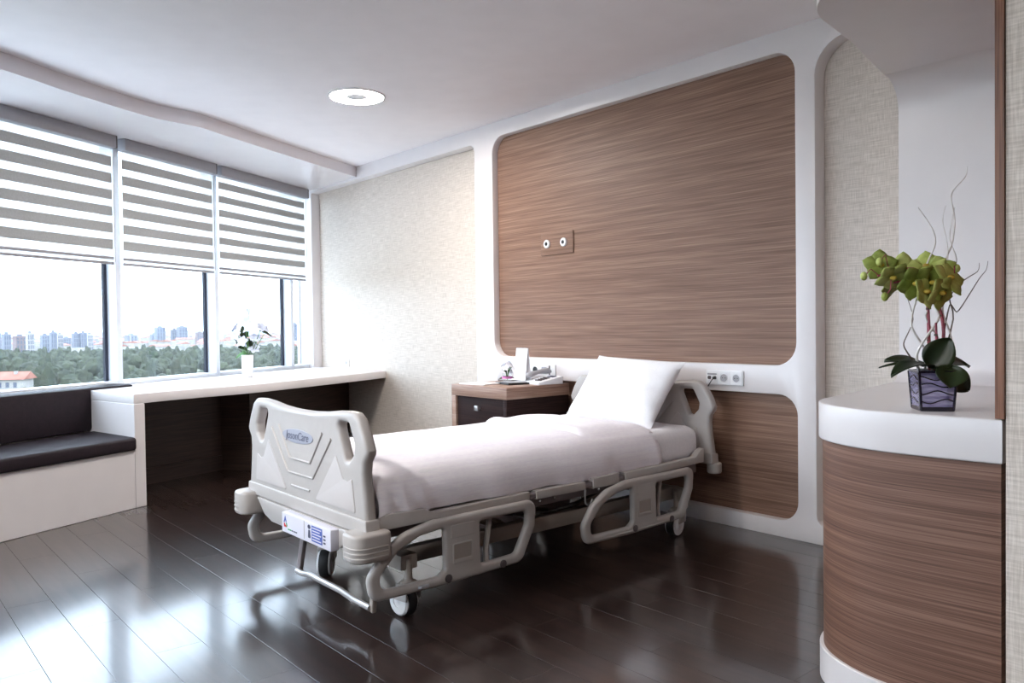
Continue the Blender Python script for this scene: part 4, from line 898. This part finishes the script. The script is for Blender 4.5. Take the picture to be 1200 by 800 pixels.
# masses drawn from the photograph: column range, top row, distance
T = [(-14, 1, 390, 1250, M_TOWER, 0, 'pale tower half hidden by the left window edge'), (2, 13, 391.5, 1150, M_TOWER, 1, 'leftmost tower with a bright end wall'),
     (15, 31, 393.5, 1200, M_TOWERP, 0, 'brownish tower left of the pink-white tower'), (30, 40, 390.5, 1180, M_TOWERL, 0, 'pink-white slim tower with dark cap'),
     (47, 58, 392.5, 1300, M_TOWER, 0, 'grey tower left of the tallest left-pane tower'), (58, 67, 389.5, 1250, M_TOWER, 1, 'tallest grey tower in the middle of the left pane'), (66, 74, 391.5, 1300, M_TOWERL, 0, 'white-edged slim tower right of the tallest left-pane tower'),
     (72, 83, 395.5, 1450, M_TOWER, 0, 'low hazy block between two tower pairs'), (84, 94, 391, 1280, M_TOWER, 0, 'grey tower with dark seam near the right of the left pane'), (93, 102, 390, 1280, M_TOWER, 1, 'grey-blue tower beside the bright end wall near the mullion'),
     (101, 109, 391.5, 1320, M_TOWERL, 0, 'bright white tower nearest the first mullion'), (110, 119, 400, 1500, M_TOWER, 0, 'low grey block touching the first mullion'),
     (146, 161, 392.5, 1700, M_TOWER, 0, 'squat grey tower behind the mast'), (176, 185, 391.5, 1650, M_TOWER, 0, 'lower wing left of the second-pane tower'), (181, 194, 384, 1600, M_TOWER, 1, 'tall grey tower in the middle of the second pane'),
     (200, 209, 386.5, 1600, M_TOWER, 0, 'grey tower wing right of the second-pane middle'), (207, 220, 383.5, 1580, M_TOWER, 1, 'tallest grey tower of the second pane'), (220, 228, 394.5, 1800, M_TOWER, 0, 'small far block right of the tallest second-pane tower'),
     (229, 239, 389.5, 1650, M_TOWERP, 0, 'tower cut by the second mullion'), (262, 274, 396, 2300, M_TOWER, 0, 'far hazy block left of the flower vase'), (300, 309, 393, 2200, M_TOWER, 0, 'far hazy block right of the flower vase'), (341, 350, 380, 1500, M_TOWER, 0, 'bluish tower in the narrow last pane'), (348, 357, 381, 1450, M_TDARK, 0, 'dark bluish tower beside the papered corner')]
for q in T: tower(*q)
ms = far(152.5, 1640); mast = thing('radio_mast', 'thin white radio mast rising above the squat grey tower', 'mast', (ms.x, ms.y, GZ))
obj('mast_pole', MB().tube([(ms.x, ms.y, GZ), (ms.x, ms.y, 16)], [1.2, 0.35], 6), M_TOWERL, mast)
# low town between wood and towers
random.seed(21); tw = MB(); tr = MB()
for k in range(520):
    px, dist = random.uniform(-160, 480), random.uniform(1080, 2300); c_ = far(px, dist)
    if any((c_.xy-q_.xy).length < 48 for q_ in TOWERS): continue
    hh = random.uniform(5, 13)*(1+(dist-990)/2600); a, b = random.uniform(5, 15), random.uniform(5, 12); rz = random.uniform(0, PI)
    tw.obox((c_.x, c_.y, GZ+hh/2), a, b, hh/2, rz=rz)
    if k % 3: 
        t = MB().prism([(-b*1.1, 0), (b*1.1, 0), (0, 2.6)], -a*1.05, a*1.05, lambda p_, q_, d: (d, p_, q_)); tr.add(t, Matrix.Translation((c_.x, c_.y, GZ+hh)) @ Matrix.Rotation(rz, 4, 'Z'))
ltn = thing('low_town', 'mass of low pale houses with faded red roofs beyond the wood', 'town', (-1400, 200, GZ), kind='stuff')
obj('house_walls', tw, M_HOUSE, ltn, smooth=None, merge=False, kind='stuff'); obj('house_roofs', tr, M_ROOFR, ltn, smooth=None, merge=False, kind='stuff')
# red-roofed house at the lower left
hc = far(14, 330); hz = 1.15-(440-389)*330/F_PX
ho = thing('red_roofed_house', 'white house with red tiled roof at the edge of the wood', 'house', (hc.x, hc.y, GZ))
ra_ = math.atan2(_R.y, _R.x)+0.12
Mh = Matrix.Translation((hc.x, hc.y, 0)) @ Matrix.Rotation(ra_, 4, 'Z')
obj('house_wall', MB().add(MB().box(-9, 5, -4, 4, GZ, hz+1.6), Mh), M_HOUSE, ho, smooth=None)
obj('roof', MB().add(MB().prism([(-5, 0), (5, 0), (0, 2.6)], -10, 6, lambda a, b, d: (d, a, hz+1.6+b)), Mh), M_ROOFR, ho, smooth=None)
obj('chimney', MB().add(MB().box(1.2, 2.2, -1.8, -0.9, hz+2, hz+4.4), Mh), M_HOUSE, ho, smooth=None)
for k in range(5): obj('window', MB().add(MB().box(-8+k*2.5, -6.9+k*2.5, -4.1, -3.9, hz-1.2, hz+0.6), Mh), M_TDARK, ho, smooth=None)
# the wood
def crown(seed, kind):
    random.seed(seed); m = MB()
    n = 3 if kind != 1 else 1
    for q in range(n):
        b0 = len(m.b.verts); r = bmesh.ops.create_icosphere(m.b, subdivisions=2, radius=1)
        ox, oy, oz = (random.uniform(-.45, .45), random.uniform(-.45, .45), random.uniform(-.25, .3)) if n > 1 else (0, 0, 0)
        for v in r['verts']:
            k = 1+0.42*noise.noise(v.co*2.3+Vector((seed, q, 0)))+0.25*noise.noise(v.co*6+Vector((seed, q, 5)))
            s_ = (0.62, 0.62, 0.55) if kind != 1 else (0.42, 0.42, 1.25)
            v.co = Vector((v.co.x*s_[0]*k+ox, v.co.y*s_[1]*k+oy, v.co.z*s_[2]*k+oz))
    return m
TH = 8.0
variants = []
for i, kd in enumerate((0, 0, 1, 0, 0)):
    m = crown(30+i*7, kd); 
    for v in m.b.verts: v.co = v.co*TH*0.45+Vector((0, 0, TH*0.62))
    m.tube([(0, 0, -1), (0, 0, TH*0.5)], [0.35, 0.2], 5)
    variants.append(obj('tree', m, M_TREE, None, smooth=None, merge=False, recalc=False))
random.seed(77)
spots = []
for k in range(2600):
    dist = math.sqrt(random.uniform(300**2, 1000**2)); px = random.uniform(-260, 430)
    if (far(px, dist).xy-far(10, 330).xy).length < 22: continue
    spots.append((dist, px, random.choice((0.75, 0.95, 1.1, 1.3, 1.6))*random.uniform(0.9, 1.1)))
spots.sort()
vis = [q for q in spots if -30 < q[1] < 360][:260]
used = set(id(q) for q in vis); nvar = [0]*5
for k, (dist, px, s) in enumerate(vis):
    v = k % 5; o = variants[v] if nvar[v] == 0 else variants[v].copy()
    if nvar[v]: C.objects.link(o)
    nvar[v] += 1
    c_ = far(px, dist, GZ+random.uniform(-1.5, 2)); o.location = c_; o.rotation_euler = (0, 0, random.uniform(0, 6.28)); o.scale = (s, s, s*random.uniform(0.9, 1.2))
    cyp = v == 2
    tag(o, 'narrow dark cypress in the wood below the window' if cyp else 'round grey-green tree in the wood below the window', 'tree', 'cypresses in the wood' if cyp else 'round trees in the wood')
import array
vsrc = []
for vm in variants[:4]:
    vsrc.append(([v.co.copy() for v in vm.data.vertices], [tuple(p_.vertices) for p_ in vm.data.polygons]))
VV, FF = [], []
for q in spots:
    if id(q) in used: continue
    dist, px, s = q; vs_, fs_ = vsrc[random.randrange(4)]; c_ = far(px, dist, GZ+random.uniform(-1.5, 2)); a = random.uniform(0, 6.28); ca, sa = math.cos(a)*s, math.sin(a)*s; n0 = len(VV)
    VV += [(c_.x+v.x*ca-v.y*sa, c_.y+v.x*sa+v.y*ca, c_.z+v.z*s) for v in vs_]; FF += [tuple(i+n0 for i in f) for f in fs_]
me = bpy.data.meshes.new('woodland'); me.from_pydata(VV, [], FF); me.materials.append(M_TREE)
wo = bpy.data.objects.new('woodland', me); C.objects.link(wo); tag(wo, 'dense grey-green wood stretching away behind the nearest trees', 'wood', None, 'stuff')
# thin summer haze over the land
M_HAZE = bpy.data.materials.new('haze'); M_HAZE.use_nodes = True; nt = M_HAZE.node_tree; nt.nodes.clear()
o_ = nt.nodes.new('ShaderNodeOutputMaterial'); v_ = nt.nodes.new('ShaderNodeVolumeScatter'); v_.inputs['Color'].default_value = (0.90, 0.95, 1.0, 1); v_.inputs['Density'].default_value = 0.00006; v_.inputs['Anisotropy'].default_value = 0.0
nt.links.new(v_.outputs[0], o_.inputs['Volume'])
obj('haze', MB().box(-3400, -60, -2400, 3400, GZ+0.1, 60), M_HAZE, None, 'thin pale haze over the distant city', 'haze', None, 'stuff', smooth=None)
